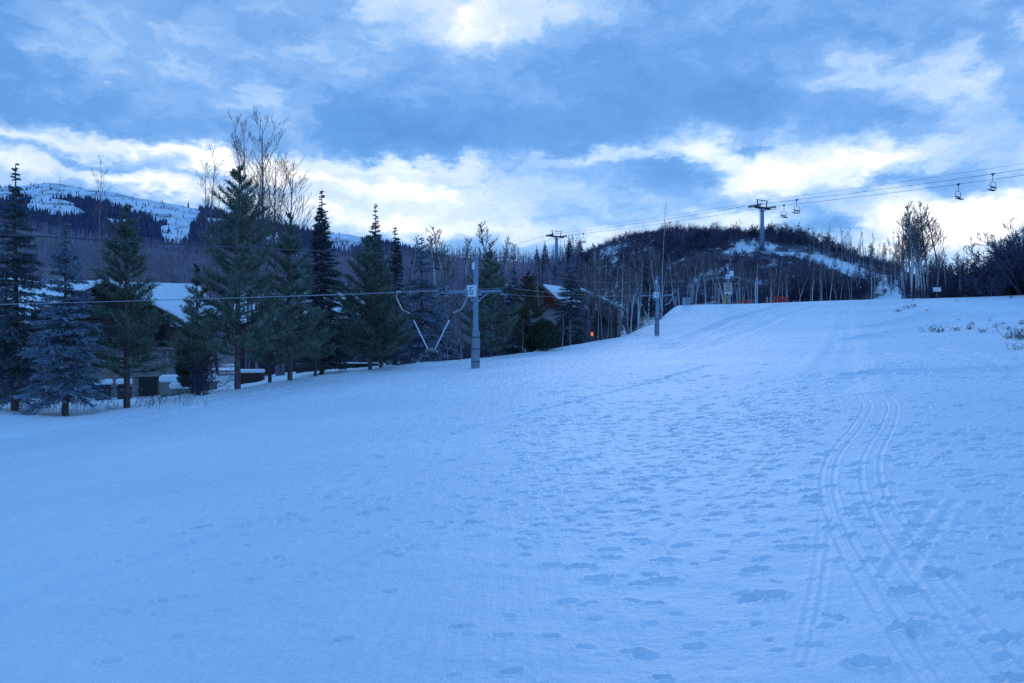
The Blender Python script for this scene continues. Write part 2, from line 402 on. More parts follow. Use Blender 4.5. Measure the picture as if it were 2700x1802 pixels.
    for C_, w, d_, lip in R_:
        # distance to the polyline through local patches; keep the smallest
        D = {}
        big = np.full((nr, nt), 9., np.float32)
        for k in range(len(C_)-1):
            a, b_ = C_[k], C_[k+1]; c = (a+b_)/2; rad = np.linalg.norm(b_-a)/2+w*3.2
            I, J = patch(c[0], c[1], rad)
            xx, yy = X[I,J]-a[0], Y[I,J]-a[1]; dv = b_-a; L = dv@dv+1e-9
            tt = np.clip((xx*dv[0]+yy*dv[1])/L, 0, 1)
            dd = np.hypot(xx-tt*dv[0], yy-tt*dv[1])
            big[I,J] = np.minimum(big[I,J], dd)
        k = big < w*3.2
        q = big[k]/w
        fade = .55+.45*vnoise(X[k]*.7, Y[k]*.7, 77)
        Z[k] += (-d_*np.exp(-q**2)+lip*d_*np.exp(-((q-1.7)/.6)**2))*fade
    # hummocks under the yard trees
    yard = (1-Mk)*(1-smooth(70, 110, np.hypot(X, Y)))
    Z += yard*.12*fbm(X*.6, Y*.6, 51, 3)
    # where earth shows: knoll face, wooded slopes, the thicket floor on the right
    PX = CX+F*X/np.maximum(Y, 1); D_ = np.hypot(X, Y)
    PYd = CY-F*(Z-EYE)/np.maximum(Y, 1)
    bare = np.zeros_like(Z)
    front = Y > 20
    bare += np.where(front, smooth(60, 90, D_)*(1-Mk)*(.52+.6*smooth(110, 170, D_))*(1-smooth(1320, 1420, PX)), 0)
    kn = front*smooth(135, 150, D_)*smooth(1330, 1450, PX)
    bare = np.maximum(bare, kn*.66)
    runpx = np.interp(PYd, [560, 572, 585, 605, 630, 660, 680], [1690, 1745, 1830, 1900, 1965, 2030, 2060])
    wid = np.interp(PYd, [560, 580, 620, 660, 690], [30, 34, 38, 46, 60])
    bare *= 1-.62*kn*np.exp(-((PX-runpx-10)/wid)**4)
    bare = np.where(front, bare*(1-.55*kn*np.exp(-((D_-np.hypot(X, 193.5)*1-0)/1.0)**2*0-((Y-193.5)/2.2)**2)*smooth(1630, 1690, PX)*(1-smooth(1760, 1800, PX))), bare)
    bare = np.maximum(bare, front*smooth(103, 112, D_)*smooth(2085, 2130, PX)*.8*(1-smooth(170, 230, D_)))
    bare = np.where(D_ > 330, np.where(front, 1.1, bare), bare)
    bare = np.where((Mk > .6) & (D_ < 118), 0, bare)
    groom = np.clip(1-tram*.6, 0, 1)*Mk
    ring = np.arange(nt)
    Vv = np.stack([X, Y, Z], -1).reshape(-1, 3)
    I = np.arange(nr-1)[:,None]*nt; J = ring[None]; J2 = (ring+1)[None] % nt
    Fq = np.stack([I+J, I+J2, I+nt+J2, I+nt+J], -1).reshape(-1, 4)[:, ::-1]
    me = fast_mesh('snow_ground', Vv, Fq, M['snow'], True)
    for nm, arr in (('bare', bare), ('groom', groom)):
        a = me.attributes.new(nm, 'FLOAT', 'POINT'); a.data.foreach_set('value', arr.ravel().astype(np.float32))
    o = link('ground', me); o['kind'] = 'structure'
    return o
build_ground()

# ------------------------------------------------------------------ the mountain beyond
SKY = np.array([(-900,470),(-500,440),(-200,428),(0,427),(60,425),(110,419),(160,424),(200,433),(260,440),(300,450),(360,462),(400,470),(440,478),(480,481),(540,497),(600,510),(660,519),(700,530),(740,533),(790,536),(830,546),(880,556),(940,572),(1010,590),(1100,610),(1250,650)])
SNOWP = [  # open snow bowls on the mountain: polygons (working-view pixels turned into bearings and slopes)
 [(-60,414),(0,418),(60,418),(110,411),(160,416),(200,426),(260,434),(300,444),(400,465),(458,478),(452,505),(425,524),(395,519),(340,503),(300,484),(285,476),(240,468),(205,458),(160,453),(110,452),(60,451),(0,459),(-60,462)],
 [(60,462),(84,448),(120,454),(150,463),(178,476),(212,498),(150,498),(100,491),(64,481)],
 [(366,519),(395,515),(430,519),(434,548),(414,570),(392,564),(375,548)],
 [(735,530),(775,529),(805,534),(835,546),(828,572),(790,577),(760,574),(738,562)],
 [(600,542),(640,536),(646,560),(612,566)], [(245,503),(295,500),(308,512),(262,517)], [(-80,470),(-10,462),(-20,484),(-80,490)], [(470,498),(510,500),(520,512),(480,514)]]
def inside(poly, x, y):
    P = np.array(poly, float); r_ = np.zeros(x.shape, bool); j = len(P)-1
    for i in range(len(P)):
        c = ((P[i,1] > y) != (P[j,1] > y)) & (x < (P[j,0]-P[i,0])*(y-P[i,1])/(P[j,1]-P[i,1]+1e-9)+P[i,0])
        r_ ^= c; j = i
    return r_
MD0, MD1, MD2 = 850., 1900., 2500.
def mtn_z(px, d):
    sk = np.interp(px, SKY[:,0], SKY[:,1]); top = (CY-sk)/F*MD1
    k = (d-MD0)/(MD1-MD0)
    up = -10+(top+10)*np.clip(k, 0, 1)**.93
    down = top-(np.maximum(d-MD1, 0))*.35
    z = np.where(d <= MD1, up, down)
    x = (px-CX)/F*d
    rg = np.abs(fbm(x*.004, d*.004, 61, 4))
    return z+EYE-26*rg*np.clip(k, 0, 1)*np.clip(1.03-k, .0, .35)/.35+2.2*fbm(x*.02, d*.02, 64, 3)*np.clip(k, 0, 1)
def build_mountain():
    px = np.linspace(-900, 1260, 620); d = np.concatenate([np.linspace(MD0, MD1, 330), np.linspace(MD1+30, MD2, 14)])
    PX, Dd = np.meshgrid(px, d); Z = mtn_z(PX, Dd); X = (PX-CX)/F*Dd
    PY = CY-F*(Z-EYE)/Dd
    wob = lambda k: fbm(X*.012, Dd*.012, k, 6, .62)*17
    sn = np.zeros(PX.shape)
    for p in SNOWP: sn = np.maximum(sn, inside(p, PX+wob(71), PY+wob(72)*.5))
    sn = np.where(Dd > MD1, 1, sn)
    nr, nt = PX.shape
    Fq = (np.arange(nr-1)[:,None,None]*nt+np.arange(nt-1)[None,:,None]+np.array([0, 1, nt+1, nt])[None,None]).reshape(-1, 4)
    m, g, b = mat('mountain_mat')
    tc = g('ShaderNodeTexCoord').outputs['Object']; at = g('ShaderNodeAttribute'); at.attribute_name = 'snowy'
    nz = g.noise(tc, .02, 7, .65)
    k = g.math('ADD', at.outputs['Fac'], g.math('MULTIPLY', g.math('SUBTRACT', nz.outputs[0], .5), 1.7))
    rk = g.noise(g.vmath('MULTIPLY', tc, (.6, .5, 1.4)).outputs[0], .03, 7, .72)
    snowc = g.mix(g.ramp(rk.outputs[0], [(.50,(0,0,0)),(.62,(.75,)*3)]), (.84,.84,.85), (.20,.17,.17))
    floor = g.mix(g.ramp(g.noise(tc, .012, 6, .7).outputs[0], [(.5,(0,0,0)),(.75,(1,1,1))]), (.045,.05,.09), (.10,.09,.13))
    g.put(b.inputs['Base Color'], g.mix(g.ramp(k, [(.42,(0,0,0)),(.58,(1,1,1))]), floor, snowc))
    b.inputs['Roughness'].default_value = .85; b.inputs['Specular IOR Level'].default_value = .1
    me = fast_mesh('mountain', np.stack([X, Dd, Z], -1).reshape(-1, 3), Fq, m, True)
    a = me.attributes.new('snowy', 'FLOAT', 'POINT'); a.data.foreach_set('value', sn.ravel().astype(np.float32))
    o = link('mountain', me); o['kind'] = 'structure'; tag(o, 'distant snow streaked mountain ridge on the far left', None)
    # its conifer forest: thousands of small spires, thick in the timber, thin on the bowls
    n = 26000
    px = rng.uniform(-300, 1100, n); dd = MD0+(MD1-MD0)*rng.uniform(.12, 1.0, n)
    z = mtn_z(px, dd); x = (px-CX)/F*dd; py = CY-F*(z-EYE)/dd
    wx, wy = fbm(x*.012, dd*.012, 71, 6, .62)*17, fbm(x*.012, dd*.012, 72, 6, .62)*8.5
    s = np.zeros(n, bool)
    for p in SNOWP: s |= inside(p, px+wx, py+wy)
    keep = np.where(s, rng.random(n) < .06+.3*smooth(.2, .5, fbm(x*.01, dd*.01, 75, 3)), True)
    px, dd, z, x = px[keep], dd[keep], z[keep], x[keep]; n = len(px)
    h = rng.uniform(7, 16, n)*np.where(s[keep], .6, 1); w = h*rng.uniform(.14, .22, n)
    vv = np.zeros((n, 5, 3)); a0 = rng.uniform(0, 6.3, n)
    for k in range(4):
        vv[:,k,0] = x+w*np.cos(a0+k*1.5708); vv[:,k,1] = dd+w*np.sin(a0+k*1.5708); vv[:,k,2] = z-1+h*.08
    vv[:,4] = np.stack([x, dd, z+h], -1)
    f = (np.arange(n)[:,None,None]*5+np.array([(0,1,4),(1,2,4),(2,3,4),(3,0,4)])[None]).reshape(-1, 3)
    o = link('mountain_forest', fast_mesh('mountain_forest', vv.reshape(-1, 3), f, M['far_needle']))
    tag(o, 'dark conifer forest covering the distant mountain', 'forest', kind='stuff')
build_mountain()
# ------------------------------------------------------------------ vegetation generators
def tubes(segs, sides):
    """segs (n,8): p0, p1, r0, r1 -> quads of open tapered tubes, all at once."""
    S = np.asarray(segs, float); n = len(S)
    p0, p1, r0, r1 = S[:,0:3], S[:,3:6], S[:,6:7], S[:,7:8]
    t = p1-p0; t /= np.linalg.norm(t, axis=1)[:,None]+1e-9
    ref = np.where(np.abs(t[:,2:3]) < .9, np.array([[0,0,1.]]), np.array([[1.,0,0]]))
    a = np.cross(t, ref); a /= np.linalg.norm(a, axis=1)[:,None]+1e-9; b = np.cross(t, a)
    vv = np.zeros((n, 2, sides, 3))
    for k in range(sides):
        w = 2*math.pi*k/sides; q = a*math.cos(w)+b*math.sin(w)
        vv[:,0,k] = p0+q*r0; vv[:,1,k] = p1+q*r1
    base = np.arange(n)[:,None,None]*2*sides
    k = np.arange(sides); k2 = (k+1) % sides
    f = base+np.stack([k, k2, k2+sides, k+sides], -1)[None]
    return vv.reshape(-1, 3), f.reshape(-1, 4)
class Segs:
    def __init__(s): s.a = []
    def path(s, P, r0, r1):
        n = len(P)-1
        for i in range(n):
            s.a.append((*P[i], *P[i+1], r0+(r1-r0)*i/n, r0+(r1-r0)*(i+1)/n))
    def mesh(s, name, mat_, sides=4, sm=False):
        v, f = tubes(s.a, sides); return fast_mesh(name, v, f, mat_, sm)
def rot_about(v, axis, ang):
    axis = axis/ (np.linalg.norm(axis)+1e-9); c, s_ = math.cos(ang), math.sin(ang)
    return v*c+np.cross(axis, v)*s_+axis*(axis@v)*(1-c)
def unit(v): return v/(np.linalg.norm(v)+1e-9)
def grow(rg, S, p, d, L, r, lev, nkids, up, bend=.16, rmin=.008, ang=(30, 60), shrink=.55, start=.25):
    n = max(3, int(4+lev)); P = [p]
    for i in range(n):
        d = unit(d+rg.normal(0, bend, 3)+np.array([0, 0, up])); P.append(P[-1]+d*L/n)
    S.path(P, r, max(rmin, r*.35))
    if lev <= 0: return
    P = np.array(P)
    for k in range(nkids[0]):
        q = start+(1-start)*(k+rg.random())/nkids[0]; i = min(int(q*n), n-1); o = P[i]+(P[i+1]-P[i])*(q*n-i)
        dd = unit(P[i+1]-P[i]); ax = unit(np.cross(dd, rg.normal(0, 1, 3)))
        nd = rot_about(dd, ax, R(rg.uniform(*ang)))
        grow(rg, S, o, nd, L*shrink*(1.1-.55*q)*rg.uniform(.7, 1.2), max(rmin, r*.5*(1.15-.6*q)), lev-1, nkids[1:] or nkids, up, bend, rmin, ang, shrink, start)

def bare_tree(seed, h=10., trunk_r=.10, first=.4, spread=.24, nb=22, lean=0., stems=1, twig=.010, lev=2, ang=(28, 52), kids=(5, 2), bend=.07, bark='bark_aspen'):
    """a leafless upright tree: (trunk mesh, crown mesh), height h"""
    rg = np.random.default_rng(seed); T = Segs(); B = Segs()
    for s_ in range(stems):
        a = rg.uniform(0, 6.28); tilt = lean if stems == 1 else rg.uniform(.05, .16)
        n = 14; hh = h*(1 if s_ == 0 else rg.uniform(.78, .97)); d = np.array([math.cos(a)*tilt, math.sin(a)*tilt, 1.])
        P = [np.array([0, 0, -.6])+ (0 if s_ == 0 else 1)*np.array([math.cos(a), math.sin(a), 0])*trunk_r*1.6]
        dd = unit(d)
        for i in range(n):
            dd = unit(dd+rg.normal(0, .035, 3)+np.array([0, 0, .03])); P.append(P[-1]+dd*(hh+.6)/n)
        P = np.array(P)
        rr = lambda q: trunk_r*(1 if s_ == 0 else .8)*(1-q)**.85+twig
        for i in range(n): T.a.append((*P[i], *P[i+1], rr(i/n), rr((i+1)/n)))
        for k in range(nb):
            q = first+(1-first)*((k+rg.random())/nb)**.9
            i = min(int(q*n), n-1); o = P[i]+(P[i+1]-P[i])*(q*n-i)
            az = rg.uniform(0, 6.28); el = R(90-rg.uniform(*ang))
            nd = np.array([math.cos(az)*math.cos(el), math.sin(az)*math.cos(el), math.sin(el)])
            L = hh*spread*(1.25-q)*rg.uniform(.6, 1.15)
            grow(rg, B, o, nd, L, max(twig, rr(q)*.42), lev, kids, .09, bend, twig*.62, (18, 40), .58, .3)
    return T.mesh('trunk', M[bark], 7, True), B.mesh('crown', M['twig_aspen'], 3)
def thicket(seed, h=4.5, stems=6, r=.07, twig=.012, lev=3, kids=(5, 4, 3), wide=.5):
    """a crooked many-stemmed leafless shrub"""
    rg = np.random.default_rng(seed); T = Segs(); B = Segs()
    for k in range(stems):
        a = rg.uniform(0, 6.28); t = rg.uniform(.1, wide)
        p = np.array([math.cos(a)*.3*rg.random()*h*.3, math.sin(a)*.3*rg.random()*h*.3, -.4])
        d = unit(np.array([math.cos(a)*t, math.sin(a)*t, 1])); n = 7; hh = h*rg.uniform(.6, .95); P = [p]
        for i in range(n): d = unit(d+rg.normal(0, .16, 3)+np.array([0,0,.06])); P.append(P[-1]+d*hh/n)
        T.path(P, r, r*.3); P = np.array(P)
        for j in range(9):
            q = .18+.82*(j+rg.random())/9; i = min(int(q*n), n-1); o = P[i]+(P[i+1]-P[i])*(q*n-i)
            nd = rot_about(unit(P[i+1]-P[i]), unit(rg.normal(0, 1, 3)), R(rg.uniform(30, 65)))
            grow(rg, B, o, nd, h*.42*(1.2-.6*q)*rg.uniform(.6, 1.1), max(twig, r*.5*(1-q)), lev-1, kids, .10, .2, twig, (25, 60), .6)
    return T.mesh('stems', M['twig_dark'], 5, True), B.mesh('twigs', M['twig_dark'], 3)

def needles(p0, p1, rg, n, length, width, spread, ls=1.):
    """n thin blades round each twig (k twigs): arrays k*n*3 vertices"""
    k = len(p0); t = p1-p0; L = np.linalg.norm(t, axis=1)[:,None]+1e-9; t = t/L
    q = rg.random((k, n, 1)); base = p0[:,None]+(p1-p0)[:,None]*q
    rnd = rg.normal(0, 1, (k, n, 3)); rnd -= (rnd*t[:,None]).sum(-1, keepdims=True)*t[:,None]
    rnd /= np.linalg.norm(rnd, axis=-1, keepdims=True)+1e-9
    d = t[:,None]*(1-spread)+rnd*spread; d /= np.linalg.norm(d, axis=-1, keepdims=True)
    side = np.cross(d, rg.normal(0, 1, (k, n, 3))); side /= np.linalg.norm(side, axis=-1, keepdims=True)+1e-9
    ln = length*rg.uniform(.65, 1.2, (k, n, 1))*ls
    tri = np.stack([base-side*width*.5, base+side*width*.5, base+d*ln], 2)
    return tri.reshape(-1, 3)
def tri_mesh(name, V_, mat_):
    return fast_mesh(name, V_, np.arange(len(V_)).reshape(-1, 3), mat_)
def conifer(seed, h, r, kind='spruce', mat_='needle_spruce', bare=.09, gap=0., double=False, droop=.22, dens=1.):
    """(trunk with limbs, crown): a spruce with drooping flat sprays or a pine with upturned brushes"""
    rg = np.random.default_rng(seed); T = Segs(); tr = .019*h**.75+.035
    n = 16; P = [np.array([0,0,-.5])]
    for i in range(n): P.append(P[-1]+np.array([rg.normal(0,.012), rg.normal(0,.012), 1])*(h+.5)/n)
    P = np.array(P); P[:,:2] -= P[1,:2]
    for i in range(n): T.a.append((*P[i], *P[i+1], tr*(1-i/n)**.9+.012, tr*(1-(i+1)/n)**.9+.012))
    at = lambda z: np.array([np.interp(z, P[:,2], P[:,0]), np.interp(z, P[:,2], P[:,1]), z])
    p0s, p1s = [], []; q0, q1 = [], []
    step = .29 if kind == 'spruce' else .46
    z = h*bare; tops = [(0., 0., h)]
    if double: tops.append((rg.uniform(-.5,.5)*r*.5, rg.uniform(.2,.5)*r*.4, h*.93))
    while z < h-.10:
        rel = z/h
        if gap and rg.random() < gap*(.4+rel*.6): z += step*.8; continue
        nb = rg.integers(6, 9) if kind == 'spruce' else rg.integers(5, 8)
        if rel > .88: nb = rg.integers(4, 6)
        a0 = rg.uniform(0, 6.28)
        for k in range(nb):
            a = a0+6.283*k/nb+rg.normal(0, .2)
            if kind == 'spruce':
                prof = (1-rel)**.95*min(1, .62+rel*2.4)*1.30
                el = -.30+.75*rel**1.3
            else:
                prof = (1-rel)**.72*min(1, .50+rel*2.1)*1.28
                el = -.06+.85*rel
            L = max(.09, r*prof*(rg.uniform(.62, 1.15) if kind == 'spruce' else rg.uniform(.55, 1.2)))
            d = np.array([math.cos(a), math.sin(a), math.tan(el+rg.normal(0,.07))]); d = unit(d)
            m_ = max(3, int(L/.28)); Q = [at(z+rg.uniform(-.5,.5)*step)]
            for i in range(m_):
                dr = (-droop*(1-i/m_)+droop*1.35*(i/m_)) if kind == 'spruce' else .26*(i/m_)
                d = unit(d+np.array([rg.normal(0,.05), rg.normal(0,.05), dr*.55])); Q.append(Q[-1]+d*L/m_)
            Q = np.array(Q)
            T.path(Q, max(.011, .017*L+.006), .006)
            st = .08 if rel > .75 else (.14 if kind == 'spruce' else .20)
            # foliage along the limb itself, then on side twigs
            for i in range(m_):
                if (i+.5)/m_ < st: continue
                q0.append(Q[i]); q1.append(Q[i+1])
            if kind == 'spruce':
                ns = max(3, int(L*13*dens))
                for j in range(ns):
                    u_ = st+(1-st)*(j+rg.random())/ns; i = min(int(u_*m_), m_-1); o = Q[i]+(Q[i+1]-Q[i])*(u_*m_-i)
                    dd = unit(Q[i+1]-Q[i]); sd = np.cross(dd, [0,0,1.])*(1 if j % 2 else -1)
                    nd = unit(dd*.75+sd*rg.uniform(.4,.95)+np.array([0,0,rg.uniform(-.42,.12)]))
                    ll = min(.75, L*.50)*(1.12-.65*u_)*rg.uniform(.6,1.2)+.06
                    p0s.append(o); p1s.append(o+nd*ll)
            else:
                ns = max(3, int(L*10*dens))
                for j in range(ns):
                    u_ = st+(1-st)*(j+rg.random())/ns; i = min(int(u_*m_), m_-1); o = Q[i]+(Q[i+1]-Q[i])*(u_*m_-i)
                    dd = unit(Q[i+1]-Q[i]); sd = np.cross(dd, [0,0,1.])*(1 if j % 2 else -1)
                    nd = unit(dd*.8+sd*rg.uniform(.2,.9)+np.array([0,0,rg.uniform(-.1,.55)]))
                    ll = min(.72, L*.48)*(1.15-.6*u_)*rg.uniform(.6,1.2)+.08
                    p0s.append(o); p1s.append(o+nd*ll)
        z += step*rg.uniform(.8, 1.2)*(1.25 if rel > .82 else 1)
    for tx, ty, tz in tops:                                     # leader
        b_ = at(tz*.9)+np.array([tx, ty, 0]); q0.append(b_); q1.append(at(tz*.99)+np.array([tx,ty,0]))
        if tx or ty:
            T.path([at(tz*.62), at(tz*.72)+np.array([tx,ty,0])*.8, at(tz*.98)+np.array([tx,ty,0])], .04, .01)
            zz = tz*.68
            while zz < tz*.97:
                for k in range(5):
                    a = rg.uniform(0,6.28); L = r*.9*(1-zz/tz)**.85; o = at(zz)+np.array([tx,ty,0]); e_ = o+np.array([math.cos(a)*L, math.sin(a)*L, L*.15])
                    q0.append(o); q1.append(e_)
                    for j in range(5):
                        o2 = o+(e_-o)*(.3+.14*j); p0s.append(o2); p1s.append(o2+unit((e_-o)*.8+rg.normal(0,.5,3)*L)*min(.3, L*.4))
                zz += .24
    p0s, p1s, q0, q1 = map(np.array, (p0s, p1s, q0, q1))
    lsf = lambda a: (.42+.58*np.clip((h-a[:,2])/(.22*h), 0, 1))[:,None,None]
    la, lb = lsf(p0s), lsf(q0)
    if kind == 'spruce':
        V_ = np.concatenate([needles(p0s, p1s, rg, 18, .115, .031, .60, la), needles(p0s, p1s, rg, 4, .20, .055, .30, la), needles(q0, q1, rg, 14, .13, .03, .62, lb)])
    else:
        V_ = np.concatenate([needles(p0s, p1s, rg, 25, .20, .028, .58, .35+.65*la), needles(q0, q1, rg, 22, .20, .028, .66, .35+.65*lb)])
    return T.mesh('trunk', M['bark_pine'], 6, True), tri_mesh('crown', V_, M[mat_])
def plant(name, meshes, parts, x, y, label, cat, group, scale=1., rz=0., sink=0., sz=None):
    o = thing(name, (x, y, gz(x, y)-sink), label, cat, group, rz)
    o.scale = (scale, scale, sz if sz else scale)
    for me, p in zip(meshes, parts): link(p, me, o)
    return o
# ------------------------------------------------------------------ conifers, each measured from the photograph
GC = 'evergreens along the left edge of the run'
CON = [ # px, base py (None = hidden), top py, distance, radius m, kind, material, extra, label
 (34,945,376,33.0,1.5,'spruce','needle_spruce',dict(gap=.12,bare=.13),'tall dark spruce at the far left with a thin bare spire above the mountain'),
 (-50,945,540,37,1.9,'spruce','needle_blue',dict(bare=.13),'dark blue spruce cut off by the left border of the photo'),
 (150,948,505,31.5,1.42,'spruce','needle_blue',dict(dens=1.2,bare=.13,droop=.16),'dense blue spruce with a sturdy bare trunk left of the stone chalet'),
 (291,936,466,34.0,1.75,'pine','needle_pine',dict(bare=.18,gap=.08,dens=1.0),'thin ragged green pine standing in front of the stone gable'),
 (545,901,378,38.0,2.55,'pine','needle_pine',dict(bare=.17),'tallest green pine, full crown, right of the snowy chalet roof'),
 (452,889,610,41.0,1.35,'pine','needle_pine',dict(bare=.28,gap=.2,dens=.8),'smaller open pine beside the bare shrub and chalet corner'),
 (619,868,640,45.0,1.3,'pine','needle_pine',dict(bare=.2),'short pine half hidden between the tallest pine and its bushy neighbour'),
 (665,879,496,42.0,1.8,'pine','needle_pine',dict(bare=.16,dens=1.1),'bushy blunt topped pine just right of the tallest pine'),
 (723,865,700,46.0,1.35,'pine','needle_pine',dict(bare=.24),'low pine with a bare leaning trunk in front of the twin topped spruce'),
 (738,848,432,52.0,1.75,'spruce','needle_spruce',dict(double=True),'tall dark spruce with two tops behind the low pine'),
 (849,853,548,48.5,2.75,'pine','needle_pine',dict(bare=.11,dens=1.15),'broad low spreading pine at the snow edge left of the first tow tower'),
 (874,850,600,51.0,1.9,'pine','needle_pine',dict(bare=.14),'second pine crowding behind the broad low spreading pine'),
 (862,None,468,60.0,1.55,'spruce','needle_spruce',dict(gap=.05),'slim pointed spruce rising behind the broad low pine'),
 (906,None,514,62.0,1.30,'spruce','needle_spruce',dict(double=True),'narrow forked spruce right of the slim pointed spruce'),
 (968,833,538,56.0,2.05,'spruce','needle_blue',dict(gap=.1),'bluish layered spruce behind the hanging tow bars'),
 (1012,None,690,61.0,1.5,'spruce','needle_blue',{},'short blue spruce tucked behind the tow bars near the first tower'),
 (1124,None,574,62.0,2.4,'pine','needle_pine',dict(bare=.08,dens=1.1),'round full pine directly right of the first tow tower pole'),
 (1180,None,608,76.0,1.7,'spruce','needle_spruce',{},'dark spruce behind the right wheels of the first tow tower'),
 (1212,None,622,68.0,1.9,'pine','needle_brown',dict(bare=.1),'rusty brown topped pine left of the red gabled house'),
 (1310,None,608,80.0,2.5,'spruce','needle_spruce',dict(dens=1.15),'dark full spruce in front of the red gabled house'),
 (1400,None,655,104.0,1.3,'spruce','needle_spruce',{},'small dark spruce right of the red gabled house'),
 (1486,None,566,142.0,1.9,'spruce','needle_spruce',dict(dens=1.1),'narrow dark spruce in the aspens behind the second tow tower'),
 (1530,None,690,128.0,1.6,'spruce','needle_spruce',{},'low dark spruce at the crest right of the second tow tower'),
 (1306,None,546,268,1.9,'spruce','needle_spruce',{},'small skyline spruce right of the far chairlift tower'),
 (1330,None,548,266,1.9,'spruce','needle_spruce',{},'small skyline spruce beside the hanging chair right of the far tower'),
 (1232,None,564,270,1.3,'spruce','needle_spruce',{},'tiny narrow spruce on the skyline left of the far chairlift tower'),
 (1250,None,552,272,1.7,'spruce','needle_brown',{},'brownish narrow spruce close left of the far chairlift tower'),
 (1150,None,655,95,1.5,'spruce','needle_spruce',{},'dark spruce low between the round pine and the hillside'),
 (800,None,640,72,1.6,'spruce','needle_spruce',{},'shadowy spruce in front of the middle house roof'),
 (660,None,585,78,1.7,'spruce','needle_spruce',{},'dark spruce behind the bushy blunt topped pine'),
 (70,None,600,62,1.8,'spruce','needle_spruce',{},'dark spruce behind the dense blue spruce at the far left'),
 (14,None,590,50,1.8,'spruce','needle_blue',dict(gap=.05),'blue spruce behind the tall bare spired spruce'),
]
for i, (px, by, ty, d, r, kind, mt, ex, lab) in enumerate(CON):
    x, y, _ = world(px, by or 800, d)
    zb = gz(x, y); zt = world(px, ty, d)[2]; h = zt-zb
    ms = conifer(100+i, h, r, kind, mt, **ex)
    far_c = d > 200
    plant('pine_tree' if kind == 'pine' else 'spruce_tree', ms, ('trunk', 'crown'), x, y, lab, 'pine tree' if kind == 'pine' else 'spruce tree', None if far_c else GC)

# ------------------------------------------------------------------ leafless trees
ASP = [bare_tree(300+i, 10, .095, .42+.05*(i % 3), .22+.04*(i % 4), 30, lean=.03*(i % 3), twig=.024) for i in range(7)]
WOOD = [bare_tree(360+i, 10, .07, .3+.05*(i % 3), .24+.03*(i % 4), 30, lean=.05*(i % 3), twig=.013, bark='bark_grey') for i in range(5)]
THIN = [bare_tree(330+i, 9, .055, .3, .17+.03*i, 22, lean=.05*i, twig=.019) for i in range(4)]
rg = np.random.default_rng(12)
def aspen(px, d, top, label, group, pool=ASP, base_h=10, name='aspen_tree', cat='aspen tree', wide=1.):
    x, y, zt = world(px, top, d); zb = gz(x, y); h = max(2.5, zt-zb); s = h/base_h
    k = rg.integers(len(pool)); w = s*wide*(rg.uniform(.85, 1.2))
    o = plant(name, pool[k], ('trunk', 'crown'), x, y, label, cat, group, w, rg.uniform(0, 6.28), sz=s*rg.uniform(.97, 1.02))
    return o
# big cottonwoods behind the tallest pine
big = [bare_tree(400, 18, .13, .40, .36, 24, stems=3, twig=.013, lev=2, ang=(14, 40), kids=(6, 2), bark='bark_grey'),
       bare_tree(401, 18, .10, .42, .26, 24, stems=2, twig=.012, lev=2, ang=(14, 36), kids=(5, 2), bark='bark_grey'),
       bare_tree(402, 18, .09, .4, .24, 24, lean=.05, twig=.012, lev=2, ang=(16, 38), kids=(5, 2), bark='bark_grey')]
GB = 'tall leafless trees behind the evergreens'
for (px, d, top, k, w, lab) in [(642,60,268,0,1.15,'tallest leafless tree with a wide upswept crown against the cloud'),
     (592,64,290,1,1.,'slender twin stemmed leafless tree left of the tallest bare tree'),
     (560,66,312,1,.9,'leafless tree directly behind the tip of the tallest pine'),
     (500,64,372,2,1.25,'leafless leaning tree left of the tallest pine with sprawling branches'),
     (470,66,400,2,1.1,'thin leafless tree at the mountain skyline left of the tallest pine'),
     (237,70,392,2,.8,'solitary pale leafless aspen standing up against the snowy mountain'),
     (130,72,430,2,.6,'faint thin leafless tree beside the tall bare spired spruce')]:
    x, y, zt = world(px, top, d); zb = gz(x, y); s = (zt-zb)/18
    plant('bare_tree', big[k], ('trunk', 'crown'), x, y, lab, 'bare tree', GB, s*w, rg.uniform(0, 6.28), sz=s)
# woods between the chalets and the hillside
for k in range(52):
    px = rg.uniform(-20, 1230); d = rg.uniform(72, 135)
    top = rg.uniform(585, 680)-(50 if px < 480 else 0)*rg.random()
    aspen(px, d, top, 'bare grey aspen in the woods behind the evergreens and chalets', 'aspens in the woods behind the chalets', WOOD, 10)
for (px, d, top, lab) in [(1120,240,520,'lone bare tree standing high on the skyline above the first tow tower'),(1022,300,528,'bare tree on the ridge skyline above the bluish spruce'),
      (1160,300,548,'bushy round bare tree on the ridge skyline'),(940,260,545,'bare tree on the ridge skyline by the forked spruce'),(1072,320,548,'small round bare tree on the ridge skyline'),
      (1193,280,560,'faint bare tree on the skyline just below the leftmost hanging chair'),(1000,290,545,'thin bare tree on the ridge skyline left of the lone high one')]:
    aspen(px, d, top, lab, 'bare trees on the ridge skyline', wide=1.4)
x, y, zt = world(1519, 472, 116); zb = gz(x, y); sp_ = bare_tree(410, 18, .055, .45, .10, 34, twig=.010, lev=1, kids=(4, 2))
plant('aspen_tree', sp_, ('trunk', 'crown'), x, y, 'very tall thin aspen reaching into the sky above the second tow tower', 'aspen tree', 'aspens at the left edge of the upper run', (zt-zb)/18, 1., sz=(zt-zb)/18)
